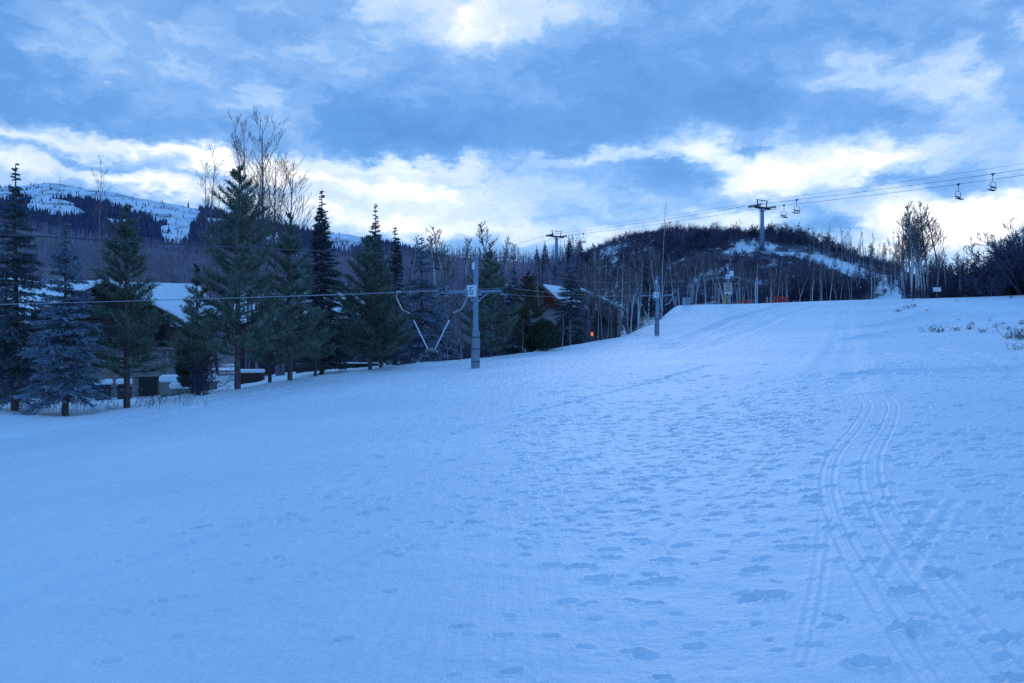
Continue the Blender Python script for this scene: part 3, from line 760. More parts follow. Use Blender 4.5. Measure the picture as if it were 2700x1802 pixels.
# near saplings at the piste edge
for (px, d, top, lab) in [(1205,70,700,'pale slender aspen at the snow edge below the rusty topped pine'),(1368,94,566,'tall pale aspen in front of the right wing of the red gabled house'),
      (1252,78,640,'thin bare aspen left of the dark full spruce'),
      (1440,104,640,'spreading bare aspen left of the second tow tower'),(1462,108,600,'bare aspen standing close to the spreading one by the second tow tower')]:
    aspen(px, d, top, lab, 'aspens at the left edge of the upper run', wide=.42 if top < 500 else 1.05)
for k in range(7):
    px = 1340+88*(k+rg.random())/7; aspen(px, rg.uniform(84, 92), rg.uniform(600, 680), 'bare aspen close in front of the tan house wing', 'aspens in front of the tan house wing', WOOD, 10)
for k in range(16):
    px = rg.uniform(1180, 1330); aspen(px, rg.uniform(66, 84), rg.uniform(715, 765), 'thin leafless sapling in the brush below the red gabled house', 'saplings at the snow edge', THIN, 9, 'sapling', 'sapling')
for k in range(9):
    px = rg.uniform(1000, 1085); aspen(px, rg.uniform(58, 66), rg.uniform(680, 760), 'thin leaning sapling between the tow bars and the first tower', 'saplings beside the first tow tower', THIN, 9, 'sapling', 'sapling', .8)
# the aspen stand across the hollow
for k in range(120):
    px = 1345+ (2075-1345)*min(1, max(0, (k+rg.normal(0, 3.5))/120)); d = rg.uniform(118 if px < 1500 else 132, 150)
    top = rg.uniform(575, 640) if px < 1700 else rg.uniform(590, 650)
    if px > 1985: d = rg.uniform(138, 150); top = rg.uniform(560, 620)
    aspen(px, d, top, 'pale trunked bare aspen in the stand below the scrub knoll', 'aspen stand below the knoll', ASP if k % 4 else THIN, 10 if k % 4 else 9)
for k in range(48):
    px = 1850+(2120-1850)*((k+rg.random())/48); d = rg.uniform(172, 190)
    aspen(px, d, rg.uniform(512, 566) if k % 2 else rg.uniform(545, 580), 'bare aspen on the skyline right of the knoll', 'skyline aspens right of the knoll', THIN if k % 2 else ASP, 9 if k % 2 else 10, wide=.8)
GR = 'aspen clump at the right above the crest'
for j, (px, top, d, lab) in enumerate([(2103,470,118,'tall leafless aspen on the left of the right hand clump'),(2131,464,120,'tallest aspen of the right hand clump with a rounded crown'),
      (2155,486,122,'slightly leaning aspen on the right of the right hand clump')]):
    aspen(px, d, top, lab, GR, wide=1.2)
for k in range(27):
    px = 2066+(2215-2066)*((k+rg.random())/27); aspen(px, rg.uniform(112, 128), rg.uniform(488, 550) if px < 2130 else rg.uniform(545, 600)+(px-2120)*.35, 'bare aspen crowded into the right hand clump', GR, wide=.9)
# dark oak brush on the right, counted shrubs
OAK = [thicket(500+i, 4.5, 5+i % 3, .075, .013, 3, (5, 4, 3)) for i in range(5)]
GO = 'scrub oaks on the right above the crest'
def oak(px, d, top, label, group=GO, wide=1.):
    x, y, zt = world(px, top, d); zb = gz(x, y); s = max(.3, (zt-zb)/4.3); k = rg.integers(len(OAK))
    plant('scrub_oak', OAK[k], ('stems', 'twigs'), x, y, label, 'shrub', group, s*wide, rg.uniform(0, 6.28), sz=s, sink=.1)
prof = lambda px: np.interp(px, [2050, 2100, 2160, 2230, 2290, 2325, 2360, 2500], [648, 600, 588, 584, 578, 548, 515, 505])
for k in range(64):
    px = 2078+(2470-2078)*((k+rg.random())/64); row = k % 3
    d = (129, 122, 115)[row]+rg.uniform(-3, 3)-(px-2100)*.062
    t = prof(px)+(0, 26, 52)[row]+rg.uniform(-8, 20)
    oak(px, d, t, 'dark leafless scrub oak in the thicket behind the small white sign', wide=.95)
oak(2350, 101, 508, 'tallest gnarled scrub oak at the right border of the photo', wide=1.15)
for k in range(16):
    px = rg.uniform(2260, 2480); oak(px, rg.uniform(99, 105), rg.uniform(585, 640), 'low front scrub oak at the right border of the thicket')
for k in range(34):
    px = rg.uniform(1760, 2080); d = rg.uniform(140, 158); oak(px, d, rg.uniform(615, 668), 'low dark brush among the aspen trunks below the knoll', 'brush below the knoll')
for k in range(14):
    px = rg.uniform(1380, 1600); oak(px, rg.uniform(120, 136), rg.uniform(690, 730), 'low dark brush at the crest beyond the second tow tower', 'brush beyond the second tow tower')
for k in range(22):
    px = 1010+(1380-1010)*((k+rg.random())/22); d = 58+(px-1010)*.11+rg.uniform(2, 6)
    oak(px, d, np.interp(px, [1000, 1200, 1380], [785, 765, 735])+rg.uniform(-14, 14), 'low brown brush along the left snow edge', 'brush along the left snow edge')
for k in range(10):
    px = rg.uniform(560, 960); oak(px, rg.uniform(62, 72), rg.uniform(770, 800), 'low dark brush behind the evergreen trunks', 'brush behind the evergreens')
for k in range(108):
    px = 1330+(1960-1330)*((k+rg.random())/108); d = (rg.uniform(206, 228) if k % 2 else rg.uniform(197, 212))+max(0, 1480-px)*.16; x, y, _ = world(px, 500, d); s_ = rg.uniform(.55, 1.2)
    plant('scrub_oak', OAK[rg.integers(len(OAK))], ('stems', 'twigs'), x, y, 'dark scrub oak standing up on the skyline of the knoll', 'shrub', 'scrub oaks along the knoll skyline', s_, rg.uniform(0, 6.28), sink=.2)
# bare willow clump and juniper by the chalet
wl = thicket(560, 2.4, 14, .022, .008, 2, (3, 2), .35)
x, y, _ = world(455, 908, 40.5)
plant('bare_shrub', wl, ('stems', 'twigs'), x, y, 'leafless many stemmed shrub at the snow edge beside the chalet', 'shrub', None, 1.05, .4)
def evergreen_bush(px, d, base, top, rad, label):
    x, y, zt = world(px, top, d); zb = gz(x, y); h = zt-zb
    r2 = np.random.default_rng(int(px)); n = 2600
    a = r2.uniform(0, 6.28, n); q = r2.random(n); rr = rad*np.sqrt(r2.random(n))*np.where(q < .35, .55+q*1.3, 1)*(1-np.clip(q-.45, 0, 1)**1.5*1.6)*(1+.25*np.sin(a*3+px))
    p0 = np.stack([rr*np.cos(a), rr*np.sin(a), .1*h+q*h*.85], -1); dr = np.stack([np.cos(a)*.5, np.sin(a)*.5, np.ones(n)], -1)+r2.normal(0, .35, (n, 3))
    p1 = p0+dr*.16
    o = thing('evergreen_bush', (x, y, zb), label, 'shrub'); S = Segs()
    for k in range(7): S.path([np.array([0,0,-.3]), np.array([.3*rad*math.cos(k), .3*rad*math.sin(k), h*.4]), np.array([.55*rad*math.cos(k), .55*rad*math.sin(k), h*.75])], .045, .012)
    link('stems', S.mesh('stems', M['bark_pine'], 5), o); link('foliage', tri_mesh('foliage', needles(p0, p1, r2, 12, .13, .03, .5), M['juniper']), o)
evergreen_bush(441, 45, 890, 740, 1.0, 'dark rounded juniper hiding the right corner of the stone chalet')
evergreen_bush(1250, 66, 820, 738, 1.35, 'dark low juniper at the snow edge in front of the red gabled house')
evergreen_bush(1222, 68, 820, 752, 1.0, 'small juniper left of the larger juniper by the red gabled house')

# ------------------------------------------------------------------ massed woods nobody could count
def little_trees(name, px, d, h, w, label, mat_, n_br, twig, jitter=0, bush=False):
    n = len(px); x = (px-CX)/F*d; z = ground(x, d); r3 = np.random.default_rng(n); L = []
    for i in range(n):
        p = np.array([x[i], d[i], z[i]-.3]); H = h[i]; a = r3.uniform(0, 6.28); ln = r3.normal(0, .05, 2)
        top = p+np.array([ln[0]*H, ln[1]*H, H]); tk = twig[i]
        if not bush:
            mid = p+(top-p)*.55+np.array([r3.normal(0,.05)*H*.3, 0, 0]); L += [(*p, *mid, tk*1.5, tk*1.0), (*mid, *top, tk*1.0, tk*.4)]
        for k in range(n_br):
            q = r3.uniform(.25, .95) if not bush else r3.uniform(0, .35); o = p+(top-p)*q; az = r3.uniform(0, 6.28)
            l_ = w[i]*(1.15-q*.8)*r3.uniform(.6, 1.1) if not bush else H*(1-q)*r3.uniform(.5, 1.05); upk = r3.uniform(.7, 1.6) if not bush else r3.uniform(.7, 2.6)
            e = unit(np.array([math.cos(az), math.sin(az), upk])); m1 = o+e*l_*.55; e2 = unit(e+r3.normal(0, .3, 3)+[0,0,.2]); en = m1+e2*l_*.5
            L += [(*o, *m1, tk*.75, tk*.55), (*m1, *en, tk*.55, tk*.28)]
            for j in range(2 if not bush else 4):
                o2 = o+(m1-o)*r3.uniform(.3, 1); e3 = unit(e+r3.normal(0, .55, 3)); L.append((*o2, *(o2+e3*l_*r3.uniform(.3, .6)), tk*.45, tk*.2))
    v, f = tubes(np.array(L), 3)
    o = link(name, fast_mesh(name, v, f, M[mat_])); tag(o, label, None, kind='stuff'); o['category'] = 'woodland'
    return o
n = 7600
px = rg.uniform(-260, 1330, n); d = 150*np.exp(rg.random(n)**.75*math.log(590/150)); 
h = rg.uniform(6, 10, n); tw = .024+.00015*d
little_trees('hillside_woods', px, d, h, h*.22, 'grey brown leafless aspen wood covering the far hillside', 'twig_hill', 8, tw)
n = 260; px = rg.uniform(-260, 1330, n); d = 150*np.exp(rg.random(n)**.75*math.log(580/150)); h = rg.uniform(7, 11, n)
little_trees('pale_aspen_woods', px, d, h, h*.12, 'paler aspen trunks scattered through the far hillside wood', 'twig_aspen', 4, .03+.00016*d)
# oak scrub over the knoll
n = 7000; pts = []
while len(pts) < n:
    px = rg.uniform(1215, 2060); d = rg.uniform(150, 290)
    x = (px-CX)/F*d; zz = gz(x, d) if False else 0
    pts.append((px, d))
pts = np.array(pts); px, d = pts[:,0], pts[:,1]; x = (px-CX)/F*d; z = ground(x, d); py = CY-F*(z-EYE)/d
runpx = np.interp(py, [560, 572, 585, 605, 630, 660, 680], [1690, 1745, 1830, 1900, 1965, 2030, 2060])
run = np.exp(-((px-runpx-12)/np.interp(py, [560, 580, 620, 690], [28, 32, 36, 52]))**4)
dens = np.where(run > .3, .16, .72)*(.45+.55*smooth(.35, .6, vnoise(x*.06, d*.06, 5)))
dens = np.where((np.abs(d-193.3) < 1.8) & (px > 1600), 0, dens)                     # the cut for the service track
dens = np.where((py < 566) & (px > 1290), 1., dens); dens = np.where((run < .3) & (py > 585) & (px > 1480), np.maximum(dens, .7), dens)
dens = np.where((px < 1420) & (d < 200), .15, dens)
k = rg.random(n) < dens; px, d, py = px[k], d[k], py[k]
h = np.where(py < 566, rg.uniform(1.2, 4.0, len(px))*(.5+.9*vnoise(px*.03, d*.10, 15)), rg.uniform(1.3, 3.2, len(px)))
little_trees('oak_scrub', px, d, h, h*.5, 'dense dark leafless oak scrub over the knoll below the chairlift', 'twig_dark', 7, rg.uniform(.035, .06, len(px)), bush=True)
# ------------------------------------------------------------------ surface lift
u3 = np.array([*U, 0]); v3 = np.array([*V, 0]); up3 = np.array([0, 0, 1.])
AX = np.stack([v3, u3, up3], 1)            # columns: across (to the right), up the line, vertical
ang_line = math.atan2(U[1], U[0])-math.pi/2
T_POS = [np.array(world(1091, 859, 44)[:2]), np.array(world(1507, 770, 84)[:2]), np.array(world(1670, 692, 119)[:2])]
DIG = {'6': 'afgedc', '7': 'abc', '8': 'abcdefg'}
SEGP = {'a': (0,.5,.22,.045), 'g': (0,0,.22,.045), 'd': (0,-.5,.22,.045), 'f': (-.22,.25,.045,.28), 'b': (.22,.25,.045,.28), 'e': (-.22,-.25,.045,.28), 'c': (.22,-.25,.045,.28)}
def digit(ch, sc, y):
    b_ = MB()
    for i, q in enumerate(DIG[ch]):
        cx, cz, hx, hz = SEGP[q]; b_.box((cx*sc, y-.0006*i, cz*sc), (hx*sc, .004, hz*sc))
    return b_
def sheaves(side, n_ring=2, tilt=.35):
    """a hold-down wheel battery at a crossarm end: frame, wheels, catcher"""
    f = MB(); w = MB()
    s = side
    f.box((s*1.84, 0, 4.18), (.035, .62, .05)); f.box((s*1.84, 0, 4.30), (.03, .05, .26))
    f.tube([(s*1.84, -.62, 4.18), (s*1.97, -.75, 4.05), (s*2.15, -.80, 3.92)], .025, 6)
    f.tube([(s*1.84, .3, 4.30), (s*2.0, .25, 4.62), (s*2.2, .18, 4.42)], .028, 6)
    f.box((s*1.84, .1, 4.56), (.09, .07, .05)); f.box((s*1.70, -.2, 4.02), (.07, .16, .035))
    for yy in (-.48, -.16, .16, .48): w.disc((s*1.92, yy, 4.20 if abs(yy) > .3 else 4.24), (1, 0, 0), .17, .07, 16, .10)
    w.disc((s*2.0, .34, 4.46), (1, 0, 0), .21, .06, 18, .13)
    return f, w
def lift_tower(pos, num, label, sgn_sc=1.):
    x, y = pos; z0 = gz(x, y)
    o = thing('tow_tower', (x, y, z0), label, 'lift tower', 'surface lift towers on the run', ang_line)
    b_ = MB(); b_.tube([(0,0,-.5),(0,0,2.2),(0,0,6.22)], [.155,.15,.135], 12); b_.disc((0,0,6.24),(0,0,1),.15,.05,12)
    b_.box((0,0,3.72),(.20,.20,.05)); b_.box((0,0,5.55),(.175,.175,.02)); b_.obj('pole', M['tower_blue'], o, False)
    p = MB(); p.tube([(-.01,0,-.12),(-.01,.0,.5),(.01,0,1.2),(.015,0,1.97),(.01,0,2.02)], [.245,.25,.24,.225,.18], 14); p.obj('pad', M['pad'], o, False)
    for zz in (.35,1.05,1.7): st = MB(); st.disc((0,0,zz),(0,0,1),.256,.045,14,.23); st.obj('pad_strap', M['rubber'], o)
    a = MB(); a.box((0,.02,4.22),(1.86,.045,.06)); a.box((0,.02,4.05),(.34,.09,.05)); a.tube([(.25,0,3.8),(.8,0,4.12)],.035,6); a.tube([(-.25,0,3.8),(-.8,0,4.12)],.035,6); a.obj('crossarm', M['tower_blue'], o)
    for s in (-1, 1):
        f, w = sheaves(s); fo = f.obj('wheel_frame', M['pad'], o); w.obj('guide_wheel', M['rubber'], fo)
    sg = MB(); sg.box((-.12*sgn_sc,-.23,4.25),(.30,.012,.32)); so = sg.obj('number_plate', M['white_paint'], o)
    d_ = digit(num, .36, -.2445); dm = d_.obj('number', M['black_paint'], so); dm.location = (-.12*sgn_sc, 0, 4.25)
    k = MB(); k.box((-.05,-.172,5.62),(.085,.01,.19)); k.obj('reflector_plate', M['white_paint'], o)
    return o, z0
TW = []
labs = ['nearest tow lift tower with padded base and a numbered plate','second tow lift tower halfway up the run','top tow lift tower at the crest carrying stacked signs']
for i in range(3): TW.append(lift_tower(T_POS[i], '678'[i], labs[i], 1.1 if i == 0 else .3))
# signs on the top tower
o3 = TW[2][0]
a = MB(); a.box((.55,-.25,4.72),(.30,.012,.40)); a.obj('sign_plate', M['white_paint'], o3)
a = MB(); a.box((.05,-.31,2.62),(.58,.012,.72)); q = a.obj('notice_board', M['tan_paint'], o3)
t_ = MB()
for i, zz in enumerate((3.2,3.05,2.9,2.7,2.55,2.35,2.15)): t_.box((.05+.06*((i*7)%3-1),-.326,zz),(.40-.05*(i%3),.004,.035))
t_.obj('lettering', M['black_paint'], q)
a = MB(); a.box((.08,-.30,1.84),(.52,.012,.26)); q = a.obj('sign_plate', M['white_paint'], o3); t_ = MB(); t_.box((-.1,-.315,1.66),(.16,.004,.10)); t_.box((.3,-.315,1.60),(.14,.004,.05)); t_.obj('lettering', M['black_paint'], q)
a = MB(); a.box((-.36,-.28,.72),(.15,.05,.86)); a.obj('marker_board', M['yellow_paint'], o3)
a = MB(); a.tube([(-.2,0,6.1),(-1.1,-.9,5.0)],.05,6); a.disc((-.85,-.7,5.35),(.3,.6,0),.34,.06,16,.24); a.disc((-1.15,-.95,4.95),(.3,.6,0),.26,.06,16,.18); a.obj('cable_tensioner', M['steel'], o3)
def tower_pt(i, across, along, zz):
    x, y = T_POS[i]; p = np.array([x, y, TW[i][1]])+v3*across+u3*along+up3*zz; return p
def sagline(a, b, sag, n=24):
    t = np.linspace(0, 1, n)[:,None]; P = a+(b-a)*t; P[:,2] -= 4*sag*(t*(1-t))[:,0]; return P
base = np.array([*(T_POS[0]-(T_POS[1]-T_POS[0])), 0.])          # the next tower down stands outside the frame
base[2] = gz(base[0], base[1])
bo = copy_tree(TW[0][0]); bo.location = tuple(base); tag(bo, 'lower tow lift tower standing outside the left border', None, 'surface lift towers on the run')
for s, lab in ((-1, 'far haul rope of the tow lift running along the towers'), (1, 'near haul rope of the tow lift running along the towers')):
    b_ = MB()
    P = []
    e0 = base+v3*s*1.92+up3*3.55; 
    for A, B, sg in ((e0, tower_pt(0, s*1.92, 0, 4.37), .12), (tower_pt(0, s*1.92, 0, 4.37), tower_pt(1, s*1.92, 0, 4.37), .35), (tower_pt(1, s*1.92, 0, 4.37), tower_pt(2, s*1.92, 0, 4.37), .5)):
        q = sagline(A, B, sg); P += list(q if not P else q[1:])
    b_.tube(P, .010, 5); tag(b_.obj('haul_rope', M['rope']), lab, 'cable', 'tow lift cables')
b_ = MB(); P = []
for A, B, sg in ((base+up3*5.4, tower_pt(0,0,0,6.22), .25), (tower_pt(0,0,0,6.22), tower_pt(1,0,0,6.2), 1.05), (tower_pt(1,0,0,6.2), tower_pt(2,0,0,6.2), 1.5)):
    q = sagline(A, B, sg); P += list(q if not P else q[1:])
b_.tube(P, .020, 5); tag(b_.obj('signal_cable', M['cable']), 'thin signal cable sagging between the tops of the tow towers', 'cable', 'tow lift cables')
# tow bars parked in pairs, tied together under the ropes
def tow_bar(i, s, along, drop, gap, label, thick=1.):
    top = tower_pt(i, s*1.92, along, 0)
    A = tower_pt(i, s*1.92, 0, 4.37); Bn = base+v3*s*1.92+up3*3.55 if i == 0 else tower_pt(i-1, s*1.92, 0, 4.37)
    k = abs(along)/np.linalg.norm(A-Bn); top = A+(Bn-A)*k; sg = (.12, .35, .5)[i]; top[2] -= 4*sg*k*(1-k)
    o = thing('tow_bar', tuple(top), label, 'tow bar', 'parked tow bars', ang_line)
    h = MB(); h.tube([(0,.10,.02),(0,-.02,-.03),(s*.10,0,-.16),(s*.07,0,-.36),(-s*.18,0,-.82),(-s*.32,0,-.96),(-s*.62,0,-1.06),(-s*.76,0,-1.16)], .038*thick, 8); h.box((0,.03,0),(.05,.16,.05))
    h.obj('hanger', M['steel'], o, True)
    e = np.array([-s*(1.92-gap), 0, -drop]); st0 = np.array([-s*.74, 0, -1.14]); dv = unit(e-st0)
    b_ = MB(); b_.tube([st0, e], .030*thick, 8); b_.obj('bar', M['white_paint'] if i == 0 else M['steel'], o, True)
    c = MB(); c.tube([st0-dv*.02, st0+dv*.34], .048*thick, 8); c.obj('spring_box', M['rubber'], o, True)
    f = MB(); f.tube([e+np.array([s*.16,0,-.16]), e+np.array([s*.04,0,-.02]), e+np.array([-s*.12,0,.03]), e+np.array([-s*.34,0,-.12])], .034*thick, 7); f.obj('handle', M['steel'], o, True)
tow_bar(0, -1, -5.0, 2.88, .20, 'left tow bar of the pair hanging by the nearest tower'); tow_bar(0, 1, -5.0, 2.88, .20, 'right tow bar of the pair hanging by the nearest tower')
tow_bar(1, -1, -1.6, 3.05, .25, 'left tow bar of the pair tied at the second tower', 1.2); tow_bar(1, 1, -1.6, 3.05, .45, 'right tow bar of the pair tied at the second tower', 1.2)
tow_bar(2, -1, -1.6, 3.0, .55, 'left tow bar of the pair tied at the top tower', 1.3); tow_bar(2, 1, -1.6, 3.0, .35, 'right tow bar of the pair tied at the top tower', 1.3)

# ------------------------------------------------------------------ chairlift
LD = unit(np.array([45.6, -66., 0])); LP = np.array([-LD[1], LD[0], 0])     # down line to the right, across (away from us)
c1 = np.array([60., 191., 0]); step = np.array([45.6, -66., 0])
ang_chair = math.atan2(LD[1], LD[0])
HALF = 2.75
def cl_tower(pos, ztop, label):
    x, y = pos[:2]; z0 = gz(x, y)-.4; H = ztop-z0
    o = thing('chairlift_tower', (x, y, z0), label, 'lift tower', 'chairlift towers on the knoll', ang_chair)
    p = MB(); p.tube([(0,0,-1),(0,0,H*.5),(0,0,H-.2)], [.52,.48,.42], 14); p.disc((0,0,.45),(0,0,1),.62,.12,14); p.obj('pole', M['tower_blue'], o, True)
    l = MB()
    for yy in (-.16,.16): l.tube([(-.62,yy-.3,1.5),(-.58,yy-.3,H-.6)],.022,5)
    zz = 1.7
    while zz < H-.7: l.tube([(-.61,-.46,zz),(-.61,-.14,zz)],.016,4); zz += .42
    l.obj('ladder', M['steel'], o)
    a = MB(); a.box((0,0,H-.05),(.26,HALF-.15,.22)); a.tube([(0,-.5,H-1.0),(0,-1.5,H-.2)],.08,6); a.tube([(0,.5,H-1.0),(0,1.5,H-.2)],.08,6); a.obj('crossarm', M['dark_steel'], o)
    fr = MB()
    for s in (-1, 1): fr.tube([(0,s*1.5,H),(0,s*1.85,H+1.75)],[.15,.11],6); fr.tube([(0,s*1.95,H+1.72),(.0,s*2.25,H+1.78)],.07,6)
    fr.box((0,0,H+1.74),(.06,2.1,.07)); fr.obj('lifting_frame', M['dark_steel'], o)
    hk = MB(); hk.tube([(0,0,H+1.7),(.1,.2,H+1.45),(.1,-.1,H+1.2),(0,-.35,H+1.45)],.05,6); hk.tube([(0,-1.7,H+.95),(0,0,H+.86),(0,1.7,H+.95)],.025,5); hk.obj('service_hook', M['dark_steel'], o)
    for s in (-1, 1):
        f = MB(); f.box((0,s*HALF,H+.12),(1.9,.07,.10)); f.box((0,s*(HALF-.1),H+.0),(.2,.2,.2)); f.box((0,s*(HALF+.32),H-.18),(1.7,.16,.025)); fo = f.obj('wheel_train', M['dark_steel'], o)
        w = MB()
        for k in range(6): w.disc((-1.65+.66*k, s*(HALF+.02), H+.30),(0,1,0),.24,.12,12,.10)
        w.obj('wheel', M['rubber'], fo)
    return o
def cpos(s): return c1+step*s
ZT = [(1.5, 32.3), (0., 33.8), (-1., 35.6), (-1.95, 30.8)]
clabs = ['chairlift tower outside the right border','near chairlift tower standing on the knoll with its crossarm against the sky','far chairlift tower rising from scrub on the skyline','chairlift tower hidden in the trees down the far side']
for (s, zt), lab in zip(ZT, clabs):
    if s > 1: continue
    cl_tower(cpos(s), zt, lab)
x, y = cpos(1.5)[:2]
cl_tower(cpos(1.5), 32.3, clabs[0])
SAG = {0: 1.3, 1: .55, 2: .4}
def rope_pt(s, off, dz):
    for i in range(3):
        s1, z1 = ZT[i]; s0, z0 = ZT[i+1]
        if s0 <= s <= s1+1e-6:
            k = (s-s0)/(s1-s0); p = cpos(s)+LP*off; p[2] = z0+(z1-z0)*k-4*SAG[i]*k*(1-k)*(1 if dz < 1 else .7)+dz; return p
for off, dz, rr, nm, lab in ((-HALF,.50,.035,'haul_rope','near haul rope of the chairlift'),(HALF,.50,.035,'haul_rope','far haul rope of the chairlift'),(0.4,1.78,.022,'signal_cable','thin signal line strung above the chairlift ropes')):
    b_ = MB(); b_.tube([rope_pt(s, off, dz) for s in np.linspace(1.5, -1.95, 90)], rr, 5)
    tag(b_.obj(nm, M['cable']), lab, 'cable', 'chairlift cables')
def make_chair():
    o = thing('lift_chair', (0,0,0), '', 'chairlift chair', 'chairs hanging on the chairlift')
    g_ = MB(); g_.box((0,0,.02),(.34,.09,.10)); g_.box((0,.05,-.18),(.10,.08,.16)); g_.obj('grip', M['dark_steel'], o)
    h = MB(); h.tube([(0,.05,-.1),(0,.10,-.7),(0,.02,-1.25),(0,0,-1.45)],.045,6); h.obj('hanger', M['dark_steel'], o)
    fr = MB(); W = 1.0
    fr.tube([(-.05,-W,-2.95),(-.12,-W,-2.2),(-.05,-W*.93,-1.75),(0,-W*.72,-1.50),(0,0,-1.42),(0,W*.72,-1.50),(-.05,W*.93,-1.75),(-.12,W,-2.2),(-.05,W,-2.95)],.042,6)
    for s in (-1,1): fr.tube([(-.05,s*W,-2.95),(.50,s*W,-2.98),(.52,s*W,-2.70)],.035,6)
    fr.obj('frame', M['dark_steel'], o)
    s_ = MB(); s_.box((.22,0,-2.93),(.27,.94,.055)); s_.obj('seat', M['rubber'], o)
    b_ = MB(); b_.box((-.10,0,-2.50),(.045,.92,.13)); b_.obj('backrest', M['rubber'], o)
    r_ = MB(); r_.tube([(-.1,-W*.97,-2.05),(.45,-W*.9,-2.12),(.5,0,-2.10),(.45,W*.9,-2.12),(-.1,W*.97,-2.05)],.026,6); r_.tube([(.5,0,-2.10),(.55,0,-2.75)],.02,5); r_.obj('safety_bar', M['steel'], o)
    return o
proto = make_chair(); first = True
for s, off, lab in ((.663,-HALF,'highest lift chair, at the far right, on the near rope'),(.553,HALF,'lift chair second from the right, hanging from the far rope'),(.1445,-HALF,'lift chair with a dark back just right of the near chairlift tower'),
     (.051,HALF,'lift chair with a thin seat nearest to the chairlift tower pole'),(-.411,HALF,'lift chair low over the scrub skyline behind the tall thin aspen'),(-.875,HALF,'lift chair just right of the far chairlift tower'),(-1.35,HALF,'leftmost lift chair, beyond the far chairlift tower')):
    o = proto if first else copy_tree(proto); first = False
    p = rope_pt(s, off, .50); o.location = tuple(p); o.rotation_euler = (0, 0, ang_chair+(math.pi if off < 0 else 0)); tag(o, lab, 'chairlift chair', 'chairs hanging on the chairlift')

# ------------------------------------------------------------------ little things at the crest
def on_run(px, py): h_ = hit(px, py); return h_[0], h_[1]
x, y = world(2149, 676, 103)[:2]; z0 = gz(x, y)
sg = thing('trail_sign', (x, y, z0), 'small blank white sign on a thin post at the crest', 'sign')
a = MB(); a.box((0,0,.62),(.035,.035,.95)); a.obj('post', M['wood_post'], sg)
zt = world(2149, 660, 103)[2]-z0
a = MB(); a.box((0,-.05,zt-.27),(.50,.012,.27)); a.obj('board', M['white_paint'], sg)
a = MB(); a.box((0,-.068,zt-.27),(.012,.004,.26)); a.obj('seam', M['steel'], sg)
def net(px0, px1, top, d, label):
    a0 = np.array(world(px0, top, d)[:2]); a1 = np.array(world(px1, top, d)[:2]); L = np.linalg.norm(a1-a0); zz = world(px0, top, d)[2]
    o = thing('safety_net', (a0[0], a0[1], gz(*a0)), label, 'safety net', 'red nets at the crest'); h0 = zz-gz(*a0)
    b_ = MB(); n = int(L/.16)
    for k in range(n+1): b_.box((L*k/n, 0, h0/2-.1),(.022,.008,h0/2+.1))
    m_ = int((h0+.2)/.13)
    for k in range(m_+1): b_.box((L/2, .018, -.2+(h0+.2)*k/m_),(L/2,.008,.022))
    b_.obj('mesh', M['net_red'], o)
    for k in range(3): p = MB(); p.tube([(L*k/2,.04,-.5),(L*k/2,.04,h0+.15)],.025,6); p.obj('net_post', M['net_red'], o)
net(1772, 1808, 681, 124, 'long red safety net stretched behind the crest'); net(1694, 1722, 688, 126, 'low red net strip right of the top tow tower')
for (px, top, d, lab, mt) in ((1737,634,128,'slim pale blue post right of the top tow tower','tower_grey'),(1760,682,123,'short grey marker post left of the red safety net','steel')):
    x, y, zt = world(px, top, d); z0 = gz(x, y); o = thing('marker_post', (x, y, z0), lab, 'post')
    a = MB(); a.tube([(0,0,-.4),(0,0,zt-z0)],.13 if d > 125 else .10,8); a.obj('shaft', M[mt], o); a = MB(); a.disc((0,0,zt-z0+.03),(0,0,1),.16 if d > 125 else .12,.05,8); a.obj('cap', M['dark_steel'], o)
x, y, zt = world(1574, 686, 118); z0 = gz(x, y); o = thing('utility_box', (x, y, z0), 'grey green utility box at the left end of the crest', 'utility box')
a = MB(); a.box((0,0,.45),(.55,.4,.6)); a.obj('cabinet', M['tower_grey'], o); a = MB(); a.box((0,0,1.07),(.60,.45,.04)); a.obj('lid', M['pad'], o); a = MB(); a.box((.1,-.41,.5),(.36,.012,.42)); a.obj('door', M['pad'], o)
# dead stalks poking through the thin snow
def weed(seed, n, h, w):
    r4 = np.random.default_rng(seed); S = Segs()
    for k in range(n):
        a = r4.uniform(0, 6.28); p = np.array([r4.normal(0, w), r4.normal(0, w*.5), -.05]); d = unit(np.array([math.cos(a)*.6, math.sin(a)*.6, 1])); L = h*r4.uniform(.4, 1.1)
        grow(r4, S, p, d, L, .010, 1, (4,), .02, .22, .006)
    return S.mesh('stalks', M['weed'], 3)
WD = [weed(700+i, 10+5*i, .55+.1*(i % 2), .18+.08*i) for i in range(5)]
for j, (px, py, k, s) in enumerate([(2140,762,3,1.2),(2155,764,2,.8),(2192,760,2,.9),(2222,757,1,.9),(2255,764,2,.8),(2232,745,1,.6),(2285,752,1,.6),(2312,757,2,.7),(2338,780,4,1.05),(2349,772,3,1.4),(2318,778,1,.8),(2060,716,2,1.1),(2082,708,3,1.0),(2096,704,2,1.1),(2128,716,1,.7),(2345,745,1,.8),(2270,738,1,.5),(2300,745,2,.6),(2200,735,0,.5),(2330,803,0,.8),(2095,690,1,.6),(2195,692,0,.7),(2318,685,1,.9)]):
    x, y = on_run(px, py); o = thing('dry_weed', (0,0,0), '', 'weed'); link('stalks', WD[k], o); o.location = (x, y, gz(x, y)); o.scale = (s*.75,)*3; o.rotation_euler = (0, 0, j*1.3)
    tag(o, ('dry brown weed stalks poking through the snow on the right bank' if s < .95 else 'larger patch of dead brown weeds on the right bank'), 'weed', 'weeds on the right bank')
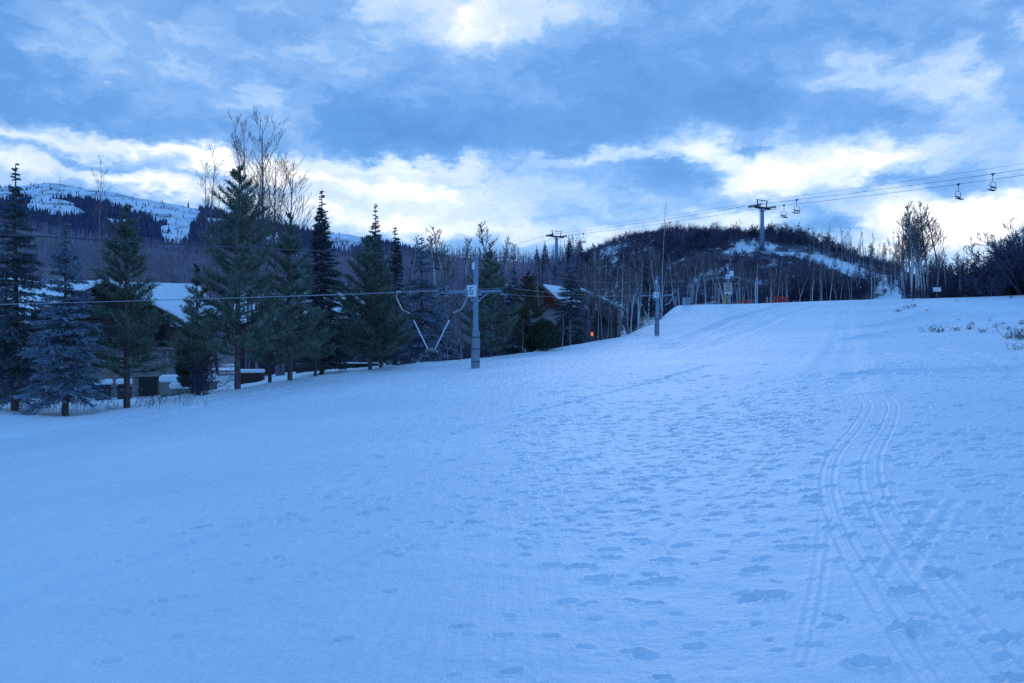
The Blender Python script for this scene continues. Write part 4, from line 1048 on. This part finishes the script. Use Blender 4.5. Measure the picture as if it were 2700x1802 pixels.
# thin grass in the yard: nobody could count the blades
S = Segs(); r5 = np.random.default_rng(44)
for k in range(420):
    px = r5.uniform(-20, 480); d = r5.uniform(32, 46); x = (px-CX)/F*d; p = np.array([x, d, gz(x, d)-.03]); L = r5.uniform(.15, .5)
    S.path([p, p+np.array([r5.normal(0,.06), 0, L*.6]), p+np.array([r5.normal(0,.14), r5.normal(0,.1), L])], .009, .004)
tag(link('dry_grass', S.mesh('dry_grass', M['weed'], 3)), 'dry grass stalks standing in the yard snow', None, kind='stuff')
# ------------------------------------------------------------------ houses
def house_root(name, px, d, rz, label, dz=-.3):
    x, y, _ = world(px, 800, d); return thing(name, (x, y, gz(x, y)+dz), label, 'house', None, R(rz))
def prism(b_, pts, thick):         # a roof slab: polygon (x,y,z) thickened upward, edges a little rounded by an inner ring
    P = np.array(pts, float); n = len(P); c = P.mean(0)
    nrm = np.cross(P[1]-P[0], P[2]-P[0]); nrm /= np.linalg.norm(nrm); nrm *= np.sign(nrm[2])
    mid = P+nrm*thick*.6; top = c+(P-c)*.965+nrm*thick
    f = [tuple(range(n))[::-1]]+[(i, (i+1)%n, n+(i+1)%n, n+i) for i in range(n)]+[(n+i, n+(i+1)%n, 2*n+(i+1)%n, 2*n+i) for i in range(n)]+[tuple(2*n+i for i in range(n))]
    a = np.cross(P[1]-P[0], P[2]-P[1])
    if a[2] < 0: f = [q[::-1] for q in f]
    b_.add(np.concatenate([P, mid, top]), f); return b_
def snow_slab(name, pts, thick, parent):
    b_ = prism(MB(), pts, thick); o = b_.obj(name, M['snow_cap'], parent)
    mdf = o.modifiers.new('round', 'BEVEL'); mdf.width = .12; mdf.segments = 3; mdf.limit_method = 'ANGLE'
    return o
def gable_wall(b_, x0, x1, zt, zp, y, th=.25, xp=None):
    xp = (x0+x1)/2 if xp is None else xp
    v = [(x0,y,zt),(x1,y,zt),(xp,y,zp),(x0,y+th,zt),(x1,y+th,zt),(xp,y+th,zp)]
    return b_.add(v, [(0,1,2),(5,4,3),(0,3,4,1),(1,4,5,2),(2,5,3,0)])
def window(parent, x, y, z, hw, hh, bars=2, fr='wood_dark'):
    f = MB(); t = .07
    f.box((x-hw,y,z),(t,.06,hh+t)); f.box((x+hw,y,z),(t,.06,hh+t)); f.box((x,y,z+hh),(hw-t,.055,t)); f.box((x,y,z-hh),(hw-t,.055,t))
    for k in range(1, bars): f.box((x-hw+2*hw*k/bars,y,z),(.03,.05,hh-t))
    o = f.obj('window', M[fr], parent); p = MB(); p.box((x,y+.02,z),(hw-.03,.02,hh-.03)); p.obj('pane', M['glass'], o); return o
h1 = house_root('stone_chalet', 245, 56, 27, 'large stone and dark timber chalet with thick snow on its roofs')
w = MB(); w.box((0,.15,1.55),(4.2,.25,2.15)); w.box((4.12,-.05,1.5),(.32,.32,2.1)); w.box((2.65,-.12,1.95),(1.0,.10,.20)); w.obj('stone_wall', M['stone'], h1)
w = MB(); w.box((0,-.02,3.78),(4.4,.38,.10)); w.obj('ledge', M['siding'], h1)
w = MB(); w.box((0,.2,4.75),(4.1,.18,.88)); gable_wall(w, -4.1, 4.1, 5.63, 8.05, .02, .3); w.obj('upper_wall', M['wood_dark'], h1)
w = MB()
for xx in (-3.9,-1.9,1.9,3.95): w.box((xx,-.12,4.7),(.11,.10,.92))
w.box((0,-.20,5.64),(4.2,.10,.12)); w.tube([(0,-.2,5.7),(0,-.2,7.9)],.12,4); w.obj('timber_frame', M['wood_dark'], h1)
for xx, zz, hw, hh, n in ((2.95,4.70,.86,.80,2),(-2.9,4.70,.86,.80,2),(0,4.75,1.5,.78,3),(0,6.4,.9,.5,2),(-2.6,1.9,.8,.7,2)): window(h1, xx, -.16, zz, hw, hh, n)
d_ = MB(); d_.box((2.65,-.16,.78),(.62,.04,.95)); dr = d_.obj('door', M['black_paint'], h1); q = MB(); q.tube([(2.2,-.26,.75),(2.2,-.26,.95)],.025,6); q.obj('handle', M['steel'], dr)
q = MB(); [q.box((2.65,-.205,.3+.32*k),(.55,.006,.015)) for k in range(5)]; q.obj('door_grille', M['dark_steel'], dr)
w = MB(); w.box((-.3,6.2,2.4),(6.6,4.2,3.0)); w.add([(-6.9,2.,5.4),(-6.9,10.4,5.4),(-6.9,6.2,8.3),(6.3,2.,5.4),(6.3,10.4,5.4),(6.3,6.2,8.3)], [(0,1,2),(5,4,3),(0,3,4,1),(1,4,5,2),(2,5,3,0)]); w.obj('main_wall', M['stone'], h1)
rf = MB(); prism(rf, [(0,-1.0,8.3),(4.75,-1.0,5.72),(4.75,5.5,5.72),(0,5.5,8.3)], .16); prism(rf, [(0,-1.0,8.3),(0,5.5,8.3),(-4.75,5.5,5.72),(-4.75,-1.0,5.72)], .16)
prism(rf, [(-7.6,1.0,5.2),(8.4,1.0,5.2),(7.0,6.2,8.45),(-7.2,6.2,8.45)], .14); prism(rf, [(-7.2,6.25,8.45),(7.0,6.25,8.45),(8.4,11.4,5.2),(-7.6,11.4,5.2)], .14)
ro = rf.obj('roof', M['wood_dark'], h1)
for nm, pts, th in (('roof_snow',[(.05,-.9,8.46),(4.55,-.9,6.0),(4.55,5.4,6.0),(.05,5.4,8.46)],.30),('roof_snow',[(-.05,-.9,8.46),(-.05,5.4,8.46),(-4.55,5.4,6.0),(-4.55,-.9,6.0)],.30),
     ('roof_snow',[(-7.5,1.1,5.42),(8.6,.85,5.30),(7.3,4.2,7.4),(6.6,6.2,8.62),(-7.1,6.2,8.62)],.46),('roof_snow',[(-7.1,6.3,8.62),(6.8,6.3,8.62),(8.2,11.3,5.4),(-7.5,11.3,5.4)],.4)): snow_slab(nm, pts, th, ro)
ch = MB(); ch.box((-3.6,7.6,8.6),(.6,.5,1.1)); ch.box((-3.6,7.6,9.75),(.7,.6,.08)); ch.obj('chimney', M['stone'], ro)
# things against the chalet wall
def grill(px, d, label, w_=.52, h_=.62):
    x, y, _ = world(px, 800, d); o = thing('grill_cart', (x, y, gz(x, y)-.05), label, 'grill cart', None, R(27))
    b_ = MB(); b_.box((0,0,.42),(w_*.8,.32,.34)); b_.box((0,0,.80),(w_,.34,.05)); b_.obj('cabinet', M['dark_steel'], o)
    l = MB(); l.tube([(-w_*.7,0,.86),(-w_*.7,0,1.0),(w_*.7,0,1.0)],.05,6); l.box((0,-.02,.93),(w_*.7,.28,.09)); l.obj('lid', M['black_paint'], o)
    g_ = MB(); g_.tube([(-.25,-.34,.72),(-.25,-.42,.72),(.25,-.42,.72),(.25,-.34,.72)],.02,6); g_.obj('handle', M['steel'], o)
    s_ = snow_slab('snow_cap', [(-w_,-.36,1.05),(w_,-.36,1.05),(w_,.36,1.05),(-w_,.36,1.05)], .34, o)
    k = MB(); [k.disc((sx*w_*.6, 0, .08),(0,1,0),.09,.05,10) for sx in (-1,1)]; k.obj('wheel', M['rubber'], o)
grill(238, 50, 'dark grill cart with a thick rounded snow cap left of the thin pine trunk'); grill(285, 50.5, 'second dark grill cart with thin snow, directly behind the thin pine trunk', .48)
def ledge(name, px, d, L, dpt, h_, rz, snow, label, mt='stone', cat='low wall'):
    x, y, _ = world(px, 800, d); o = thing(name, (x, y, gz(x, y)), label, cat, None, R(rz))
    r6 = np.random.default_rng(int(px)); b_ = MB(); n = max(4, int(L*2/.7))
    for k in range(n):
        hh = h_*r6.uniform(.88, 1.0); b_.box((-L+2*L*(k+.5)/n, r6.normal(0,.03), hh/2-.25),(L/n*.97, dpt*r6.uniform(.92,1), hh/2+.25))
    b_.obj('wall', M[mt], o); snow_slab('snow_cap', [(-L-.1,-dpt-.1,h_-.02),(L+.1,-dpt-.1,h_-.02),(L+.05,dpt,h_-.02),(-L-.05,dpt,h_-.02)], snow, o)
ledge('garden_wall', 435, 52, 1.7, .6, .85, 20, .45, 'low dark garden wall under a thick snow cap right of the chalet')
ledge('garden_wall', 417, 47.5, .6, .4, .45, 25, .36, 'short snow capped planter wall behind the bare shrub')
ledge('wood_stack', 575, 57, .9, .5, .75, 8, .25, 'brown firewood stack with snow on top between the tallest pine trunks', 'wood_dark', 'wood stack')
ledge('retaining_wall', 775, 59, 3.0, .3, .42, 4, .10, 'long low dark retaining wall in the snow behind the evergreen trunks', 'wood_dark', 'low wall')
# red gabled house
h2 = house_root('red_gabled_house', 1243, 92, -30, 'house with a dark red gable and snowy roof behind the dark full spruce', -.4)
zb = h2.location.z; zp = world(1246,658,92)[2]-zb
w = MB(); w.box((0,.2,(zp-2.6)/2),(3.0,.2,(zp-2.6)/2)); gable_wall(w,-3.0,3.0,zp-2.6,zp-.15,.0,.4); w.obj('gable_wall', M['wood_red'], h2)
w = MB(); w.box((.2,4.4,(zp-2.9)/2),(3.1,4.,(zp-2.9)/2)); w.obj('wall', M['siding'], h2)
r_ = MB(); prism(r_,[(0,-.7,zp),(3.5,-.7,zp-2.95),(3.5,8.6,zp-2.95),(0,8.6,zp)],.15); prism(r_,[(0,-.7,zp),(0,8.6,zp),(-3.5,8.6,zp-2.95),(-3.5,-.7,zp-2.95)],.15); ro = r_.obj('roof', M['wood_red'], h2)
snow_slab('roof_snow',[(.1,.0,zp+.12),(3.3,.0,zp-2.6),(3.3,8.5,zp-2.6),(.1,8.5,zp+.12)],.28,ro)
r_ = MB(); prism(r_,[(-3.4,-3.3,zp-4.6),(3.6,-3.3,zp-4.6),(3.2,-.1,zp-2.75),(-3.0,-.1,zp-2.75)],.16); po = r_.obj('porch_roof', M['siding'], h2)
w = MB(); w.box((0,-2.4,(zp-4.7)/2),(3.0,.15,(zp-4.7)/2)); w.obj('lower_wall', M['siding'], h2); window(h2, 1.4, -2.62, zp-5.4, .7, .45, 2, 'siding'); window(h2, -1.4, -2.62, zp-5.4, .7, .45, 2, 'siding'); window(h2, 0, -.08, zp-1.9, .4, .35, 2, 'wood_red')
h3 = house_root('house_wing', 1352, 95, -12, 'tan house wing with a long sloping snowy eave right of the dark full spruce', -.4)
zb = h3.location.z; zp = world(1328,668,95)[2]-zb
w = MB(); w.box((0,3.2,(zp-2.2)/2),(3.3,3.,(zp-2.2)/2)); gable_wall(w,-3.3,3.3,zp-2.2,zp-.15,.2,6.,-1.2); w.obj('wall', M['siding'], h3)
r_ = MB(); prism(r_,[(-1.2,-.6,zp),(4.2,-.6,zp-2.4),(4.2,6.8,zp-2.4),(-1.2,6.8,zp)],.16); prism(r_,[(-1.2,-.6,zp),(-1.2,6.8,zp),(-3.7,6.8,zp-2.2),(-3.7,-.6,zp-2.2)],.16); ro = r_.obj('roof', M['siding'], h3)
snow_slab('roof_snow',[(-1.1,-.3,zp+.14),(2.0,-.3,zp-1.22),(2.2,6.6,zp-1.3),(-1.1,6.6,zp+.14)],.30,ro)
w = MB()
for xx in (1.0, 3.2): w.box((xx,-.9,zp/2-1.2),(.16,.16,zp/2-1.2))
w.box((2.1,-.5,zp-4.0),(1.6,.6,.09)); w.box((2.1,-1.05,zp-3.4),(1.6,.03,.05)); [w.box((.7+.28*k,-1.05,zp-3.65),(.02,.02,.25)) for k in range(11)]; w.obj('balcony', M['wood_dark'], h3)
window(h3, -.6, .12, zp-2.2, .8, .6, 2); window(h3, 1.8, .12, zp-3.1, .6, .6, 2)
h4 = house_root('brown_house', 690, 82, 14, 'brown timber house with a snowy roof half hidden behind the middle evergreens', -.4)
zb = h4.location.z; zr = world(690,682,86)[2]-zb; ze = world(690,742,82)[2]-zb
w = MB(); w.box((0,4.4,ze/2),(6.2,4.,ze/2)); w.add([(-6.2,.4,ze),(-6.2,8.4,ze),(-6.2,4.4,zr),(6.2,.4,ze),(6.2,8.4,ze),(6.2,4.4,zr)],[(0,1,2),(5,4,3),(0,3,4,1),(1,4,5,2),(2,5,3,0)]); w.obj('wall', M['wood_red'], h4)
r_ = MB(); prism(r_,[(-6.9,-.4,ze-.3),(6.9,-.4,ze-.3),(6.7,4.4,zr+.1),(-6.7,4.4,zr+.1)],.15); prism(r_,[(-6.7,4.45,zr+.1),(6.7,4.45,zr+.1),(6.9,9.2,ze-.3),(-6.9,9.2,ze-.3)],.15); ro = r_.obj('roof', M['wood_dark'], h4)
snow_slab('roof_snow',[(-6.8,-.3,ze-.12),(6.8,-.3,ze-.12),(6.6,4.35,zr+.26),(-6.6,4.35,zr+.26)],.38,ro)
for xx in (-3.6,0,3.6): window(h4, xx, .34, ze*.55, .8, .7, 2)
# the one lit lamp
x, y, zl = world(1358,768,88); z0 = gz(x, y); lp = thing('lantern', (x, y, z0), 'small glowing orange lantern at the snow edge below the tan house wing', 'lantern'); hl = zl-z0
a = MB(); a.tube([(0,0,-.3),(0,0,hl-.34)],.05,8); a.obj('post', M['dark_steel'], lp)
m, g, b = mat('lamp_glow'); b.inputs['Base Color'].default_value = (.9,.3,.06,1); b.inputs['Emission Color'].default_value = (1,.16,.015,1); b.inputs['Emission Strength'].default_value = .7
a = MB(); a.tube([(0,0,hl-.30),(0,0,hl-.05),(0,0,hl+.22),(0,0,hl+.30)],[.09,.15,.11,.04],10); a.obj('lamp_shade', m, lp, True)
a = MB(); a.disc((0,0,hl-.32),(0,0,1),.20,.05,10); a.disc((0,0,hl+.34),(0,0,1),.14,.08,10); a.obj('cap', M['dark_steel'], lp)

# ------------------------------------------------------------------ sky
SUN_AZ, SUN_EL = R(10), R(12)
wd = bpy.data.worlds.new('World'); scene.world = wd; wd.use_nodes = True; wd.node_tree.nodes.clear(); g = NT(wd.node_tree)
out = g('ShaderNodeOutputWorld'); bg = g('ShaderNodeBackground'); bg.inputs[1].default_value = .1; g.l.new(bg.outputs[0], out.inputs[0])
sky = g('ShaderNodeTexSky'); sky.sky_type = 'NISHITA'; sky.sun_disc = False; sky.sun_elevation = SUN_EL; sky.sun_rotation = SUN_AZ; sky.altitude = 2500; sky.air_density = 1.2; sky.dust_density = .6; sky.ozone_density = 2.5
dirv = g('ShaderNodeTexCoord').outputs['Generated']
sp = g('ShaderNodeSeparateXYZ', dirv)
az = g.math('ARCTAN2', sp.outputs[0], sp.outputs[1]); el = g.math('ARCSINE', sp.outputs[2])
Q = g('ShaderNodeCombineXYZ', az, el, 0.).outputs[0]
# cloud-like turbulence bends the bearings before the cloud masses are laid out
QS = g.vmath('MULTIPLY', Q, (1., 1.9, 1.)).outputs[0]
w1 = g.noise(QS, 5.0, 8, .60); w2 = g.noise(g.vmath('ADD', QS, (7.3, 3.1, 0)).outputs[0], 15., 7, .66)
warp = g.vmath('ADD', g.vmath('MULTIPLY', g.vmath('SUBTRACT', w1.outputs[1], (.5,.5,.5)).outputs[0], (.17,.06,0)).outputs[0],
               g.vmath('MULTIPLY', g.vmath('SUBTRACT', w2.outputs[1], (.5,.5,.5)).outputs[0], (.13,.075,0)).outputs[0]).outputs[0]
W = g.vmath('ADD', Q, warp).outputs[0]
BL = [  # px, py, half width, half height, tilt, strength : bright breaks and dark banks
 (900,26,110,60,15,.30),(1040,40,110,60,5,.22),(1200,28,120,66,0,.30),(1350,475,420,100,0,.15),(330,170,380,120,10,.06),(1100,-60,260,60,0,.20),(1080,60,60,40,0,.20),(1400,20,140,30,0,.10),
 (130,318,240,17,7,.46),(420,352,240,15,7,.52),(40,378,120,26,8,.52),(330,418,240,24,9,.50),(560,372,120,24,4,.46),(650,440,210,62,6,.34),(250,372,220,12,9,-.20),(180,400,150,10,12,-.14),(480,400,140,12,8,-.12),(880,380,190,17,4,.40),(930,440,190,36,6,.50),(760,500,220,34,3,.26),(60,430,200,18,0,.18),
 (1400,350,170,18,-4,.42),(1650,352,100,32,20,.52),(1850,398,270,36,-4,.62),(1960,352,260,34,3,.26),(1700,500,110,26,0,.46),(2230,478,170,40,-6,.72),(2280,540,140,36,0,.56),(2140,540,110,38,0,.36),(2330,392,70,26,-5,.36),(2060,440,130,34,0,.28),
 (1260,462,200,60,4,.18),(1120,530,240,36,0,.26),(920,535,200,26,0,.24),(1480,540,150,26,0,.28),(1950,545,160,40,0,.20),(1620,455,140,36,0,.14),(2100,580,180,30,0,.25),
 (1545,392,95,46,-15,-.34),(1290,482,120,30,5,-.16),(1480,470,150,34,0,-.14),(1460,440,80,30,0,-.12),(1380,520,90,22,0,-.14),(2060,415,70,18,10,-.34),(2290,418,90,26,-10,-.34),(2200,440,60,20,0,-.20),(1935,512,70,20,0,-.34),(1735,342,34,34,0,-.40),(1640,470,60,20,0,-.16),(1760,460,80,18,0,-.16),
 (1450,240,420,70,0,-.16),(1000,312,250,40,4,-.16),(300,262,300,34,6,-.09),(1300,140,180,34,0,-.06),(930,150,110,60,30,-.10),
 (1185,214,80,38,10,.19),(1060,190,110,60,20,.10),(2060,185,150,56,10,.20),(2240,205,130,70,0,.20),(1930,150,60,30,0,.14),(1650,292,46,36,0,.24),(1790,305,60,26,0,.18),(1900,330,50,20,0,.12),(640,238,80,26,20,.16),(715,312,58,46,45,.18),(490,190,140,26,28,.10),(150,210,180,22,8,.10),(2345,70,30,50,0,.30),(820,140,220,90,10,.10),(440,70,320,90,0,.05),(1600,60,380,34,4,.06)]
acc = None
for (px, py, rx, ry, tl, am) in BL:
    a_ = math.atan((px-CX)/F); e_ = math.atan((CY-py)/math.hypot(F, px-CX))
    mp = g('ShaderNodeMapping', vector_type='TEXTURE'); g.put(mp.inputs['Vector'], W)
    mp.inputs['Location'].default_value = (a_, e_, 0); mp.inputs['Rotation'].default_value = (0, 0, R(-tl)); mp.inputs['Scale'].default_value = (rx*1.2/F*math.cos(a_)**2, ry*1.08/F, 1)
    dt = g.vmath('DOT_PRODUCT', mp.outputs[0], mp.outputs[0]).outputs['Value']
    acc = g.math('MULTIPLY_ADD', g.math('POWER', .3679, dt), am, acc if acc is not None else .31)
f1 = g.noise(g.vmath('MULTIPLY', W, (1., 2.6, 1.)).outputs[0], 3.2, 8, .58); f2 = g.noise(g.vmath('MULTIPLY', W, (1., 1.7, 1.)).outputs[0], 11., 7, .60)
acc = g.math('ADD', acc, g.math('MULTIPLY', g.math('SUBTRACT', f1.outputs[0], .5), .60)); acc = g.math('ADD', acc, g.math('MULTIPLY', g.math('SUBTRACT', f2.outputs[0], .5), .78))
rear = g.math('SUBTRACT', 1., g.math('MULTIPLY', g.ramp(sp.outputs[1], [(.25,(0,0,0)),(.62,(1,1,1))]).outputs[0], g.ramp(sp.outputs[2], [(.50,(1,1,1)),(.80,(0,0,0))]).outputs[0]))
acc = g.math('MULTIPLY_ADD', rear, .125, acc)          # unseen sky overhead and behind, brightened to light the snow
cl = g.ramp(acc, [(.02,(.09,.26,.60)),(.28,(.13,.335,.71)),(.46,(.235,.455,.83)),(.62,(.45,.645,.93)),(.90,(.84,.92,1.01)),(1.,(1.15,1.16,1.12))]).outputs[0]
cl = g.mix(rear, cl, g.mix(1., cl, (.66,.95,1.22), blend='MULTIPLY'))  # added blue tint on the unseen sky, for bluer light on the snow
skyt = g.mix(1., sky.outputs[0], (.55,.78,1.15), blend='MULTIPLY')
CLOUD_GAIN, SKY_MIX = 10.0, .16
sc_ = g.vmath('SCALE', cl); sc_.inputs['Scale'].default_value = CLOUD_GAIN
mixc = g.mix(SKY_MIX, sc_.outputs[0], skyt)
g.l.new(mixc, bg.inputs[0])
sl = bpy.data.lights.new('sun', 'SUN'); sl.energy = .65; sl.angle = R(18); sl.color = (.66, .82, 1.)
so = bpy.data.objects.new('sun', sl); COL.objects.link(so)
sd = Vector((math.sin(SUN_AZ)*math.cos(SUN_EL), math.cos(SUN_AZ)*math.cos(SUN_EL), math.sin(SUN_EL)))
so.rotation_euler = sd.to_track_quat('Z', 'Y').to_euler(); so.location = sd*300

# ------------------------------------------------------------------ thin evening air
HAZE = 0
if HAZE:
    b_ = MB(); b_.box((0, 0, 230),(3300, 3300, 290))
    hz = b_.obj('haze', bpy.data.materials.new('haze')); hz['kind'] = 'stuff'; m = hz.data.materials[0]; m.use_nodes = True; m.node_tree.nodes.clear(); gg = NT(m.node_tree)
    mo = gg('ShaderNodeOutputMaterial'); pv = gg('ShaderNodeVolumePrincipled'); pv.inputs['Density'].default_value = .00022; pv.inputs['Color'].default_value = (.62,.76,1,1); pv.inputs['Anisotropy'].default_value = .1
    gg.l.new(pv.outputs[0], mo.inputs['Volume'])

# ------------------------------------------------------------------ camera and view
cam = bpy.data.cameras.new('camera'); cam.sensor_width = 36; cam.lens = F/2349*36; cam.clip_start = .1; cam.clip_end = 12000
co = bpy.data.objects.new('camera', cam); COL.objects.link(co); co.location = (0, 0, EYE); co.rotation_euler = (R(90), 0, 0); scene.camera = co
vs = scene.view_settings; vs.view_transform = 'Standard'; vs.look = 'None'; vs.exposure = .22; vs.gamma = 1; vs.use_curve_mapping = False
scene.cycles.use_denoising = False; scene.cycles.max_bounces = 5; scene.cycles.volume_bounces = 0; scene.cycles.use_adaptive_sampling = True
# ------------------------------------------------------------------ each member of a stand is told apart by its order beside a landmark
MARK = {'big': (545, 'the tallest pine'), 'twin': (738, 'the twin topped spruce'), 'tow1': (1091, 'the nearest tow tower'), 'red': (1246, 'the red gable'), 'tow2': (1507, 'the second tow tower'),
        'tow3': (1670, 'the top tow tower'), 'lift': (1745, 'the near chairlift tower'), 'net': (1790, 'the red safety net'), 'sign': (2149, 'the white trail sign'), 'far': (1277, 'the far chairlift tower'), 'weed': (2240, 'the weed patch')}
SHORT = {'aspens in the woods behind the chalets': ('bare grey aspen behind the evergreens', 'big twin tow1'),
 'aspen stand below the knoll': ('pale aspen trunk below the knoll', 'tow2 tow3 net'), 'skyline aspens right of the knoll': ('thin aspen on the skyline', 'lift net sign'),
 'aspen clump at the right above the crest': ('bare aspen in the right hand clump', 'net sign'), 'scrub oaks on the right above the crest': ('dark scrub oak in the thicket', 'sign'),
 'aspens in front of the tan house wing': ('bare aspen close in front of the tan wing', 'red'), 'brush below the knoll': ('low dark brush among aspen trunks', 'tow3 net'), 'brush beyond the second tow tower': ('low brush at the crest', 'tow2'),
 'brush along the left snow edge': ('low brown brush at the snow edge', 'tow1 red'), 'brush behind the evergreens': ('low dark brush behind evergreen trunks', 'big twin'),
 'scrub oaks along the knoll skyline': ('scrub oak on the knoll skyline', 'far tow2 tow3 lift'), 'saplings at the snow edge': ('thin leafless sapling in the brush', 'tow1 red'),
 'saplings beside the first tow tower': ('thin leaning sapling by the tow bars', 'tow1'), 'weeds on the right bank': ('dry weed stalks poking through the snow', 'sign')}
bins = {}; seen = {}
for o in COL.objects:
    if o.parent is None and 'label' in o: seen[o['label']] = seen.get(o['label'], 0)+1
for o in list(COL.objects):
    if o.parent is None and 'label' in o and seen[o['label']] > 1 and o.get('group') in SHORT:
        px = CX+F*o.location.x/o.location.y; base, ks = SHORT[o['group']]; L = [MARK[k] for k in ks.split()]
        below = [m_ for m_ in L if m_[0] <= px]
        key = (o['group'], below[-1] if below else L[0], bool(below)); bins.setdefault(key, []).append((px, o))
def nth(n): return str(n)+('th' if 10 <= n % 100 <= 20 else {1: 'st', 2: 'nd', 3: 'rd'}.get(n % 10, 'th'))
for (grp, mk, right), L in bins.items():
    L.sort(key=lambda q: abs(q[0]-mk[0]))
    for i, (px, o) in enumerate(L): o['label'] = SHORT[grp][0]+', '+nth(i+1)+(' right of ' if right else ' left of ')+mk[1]
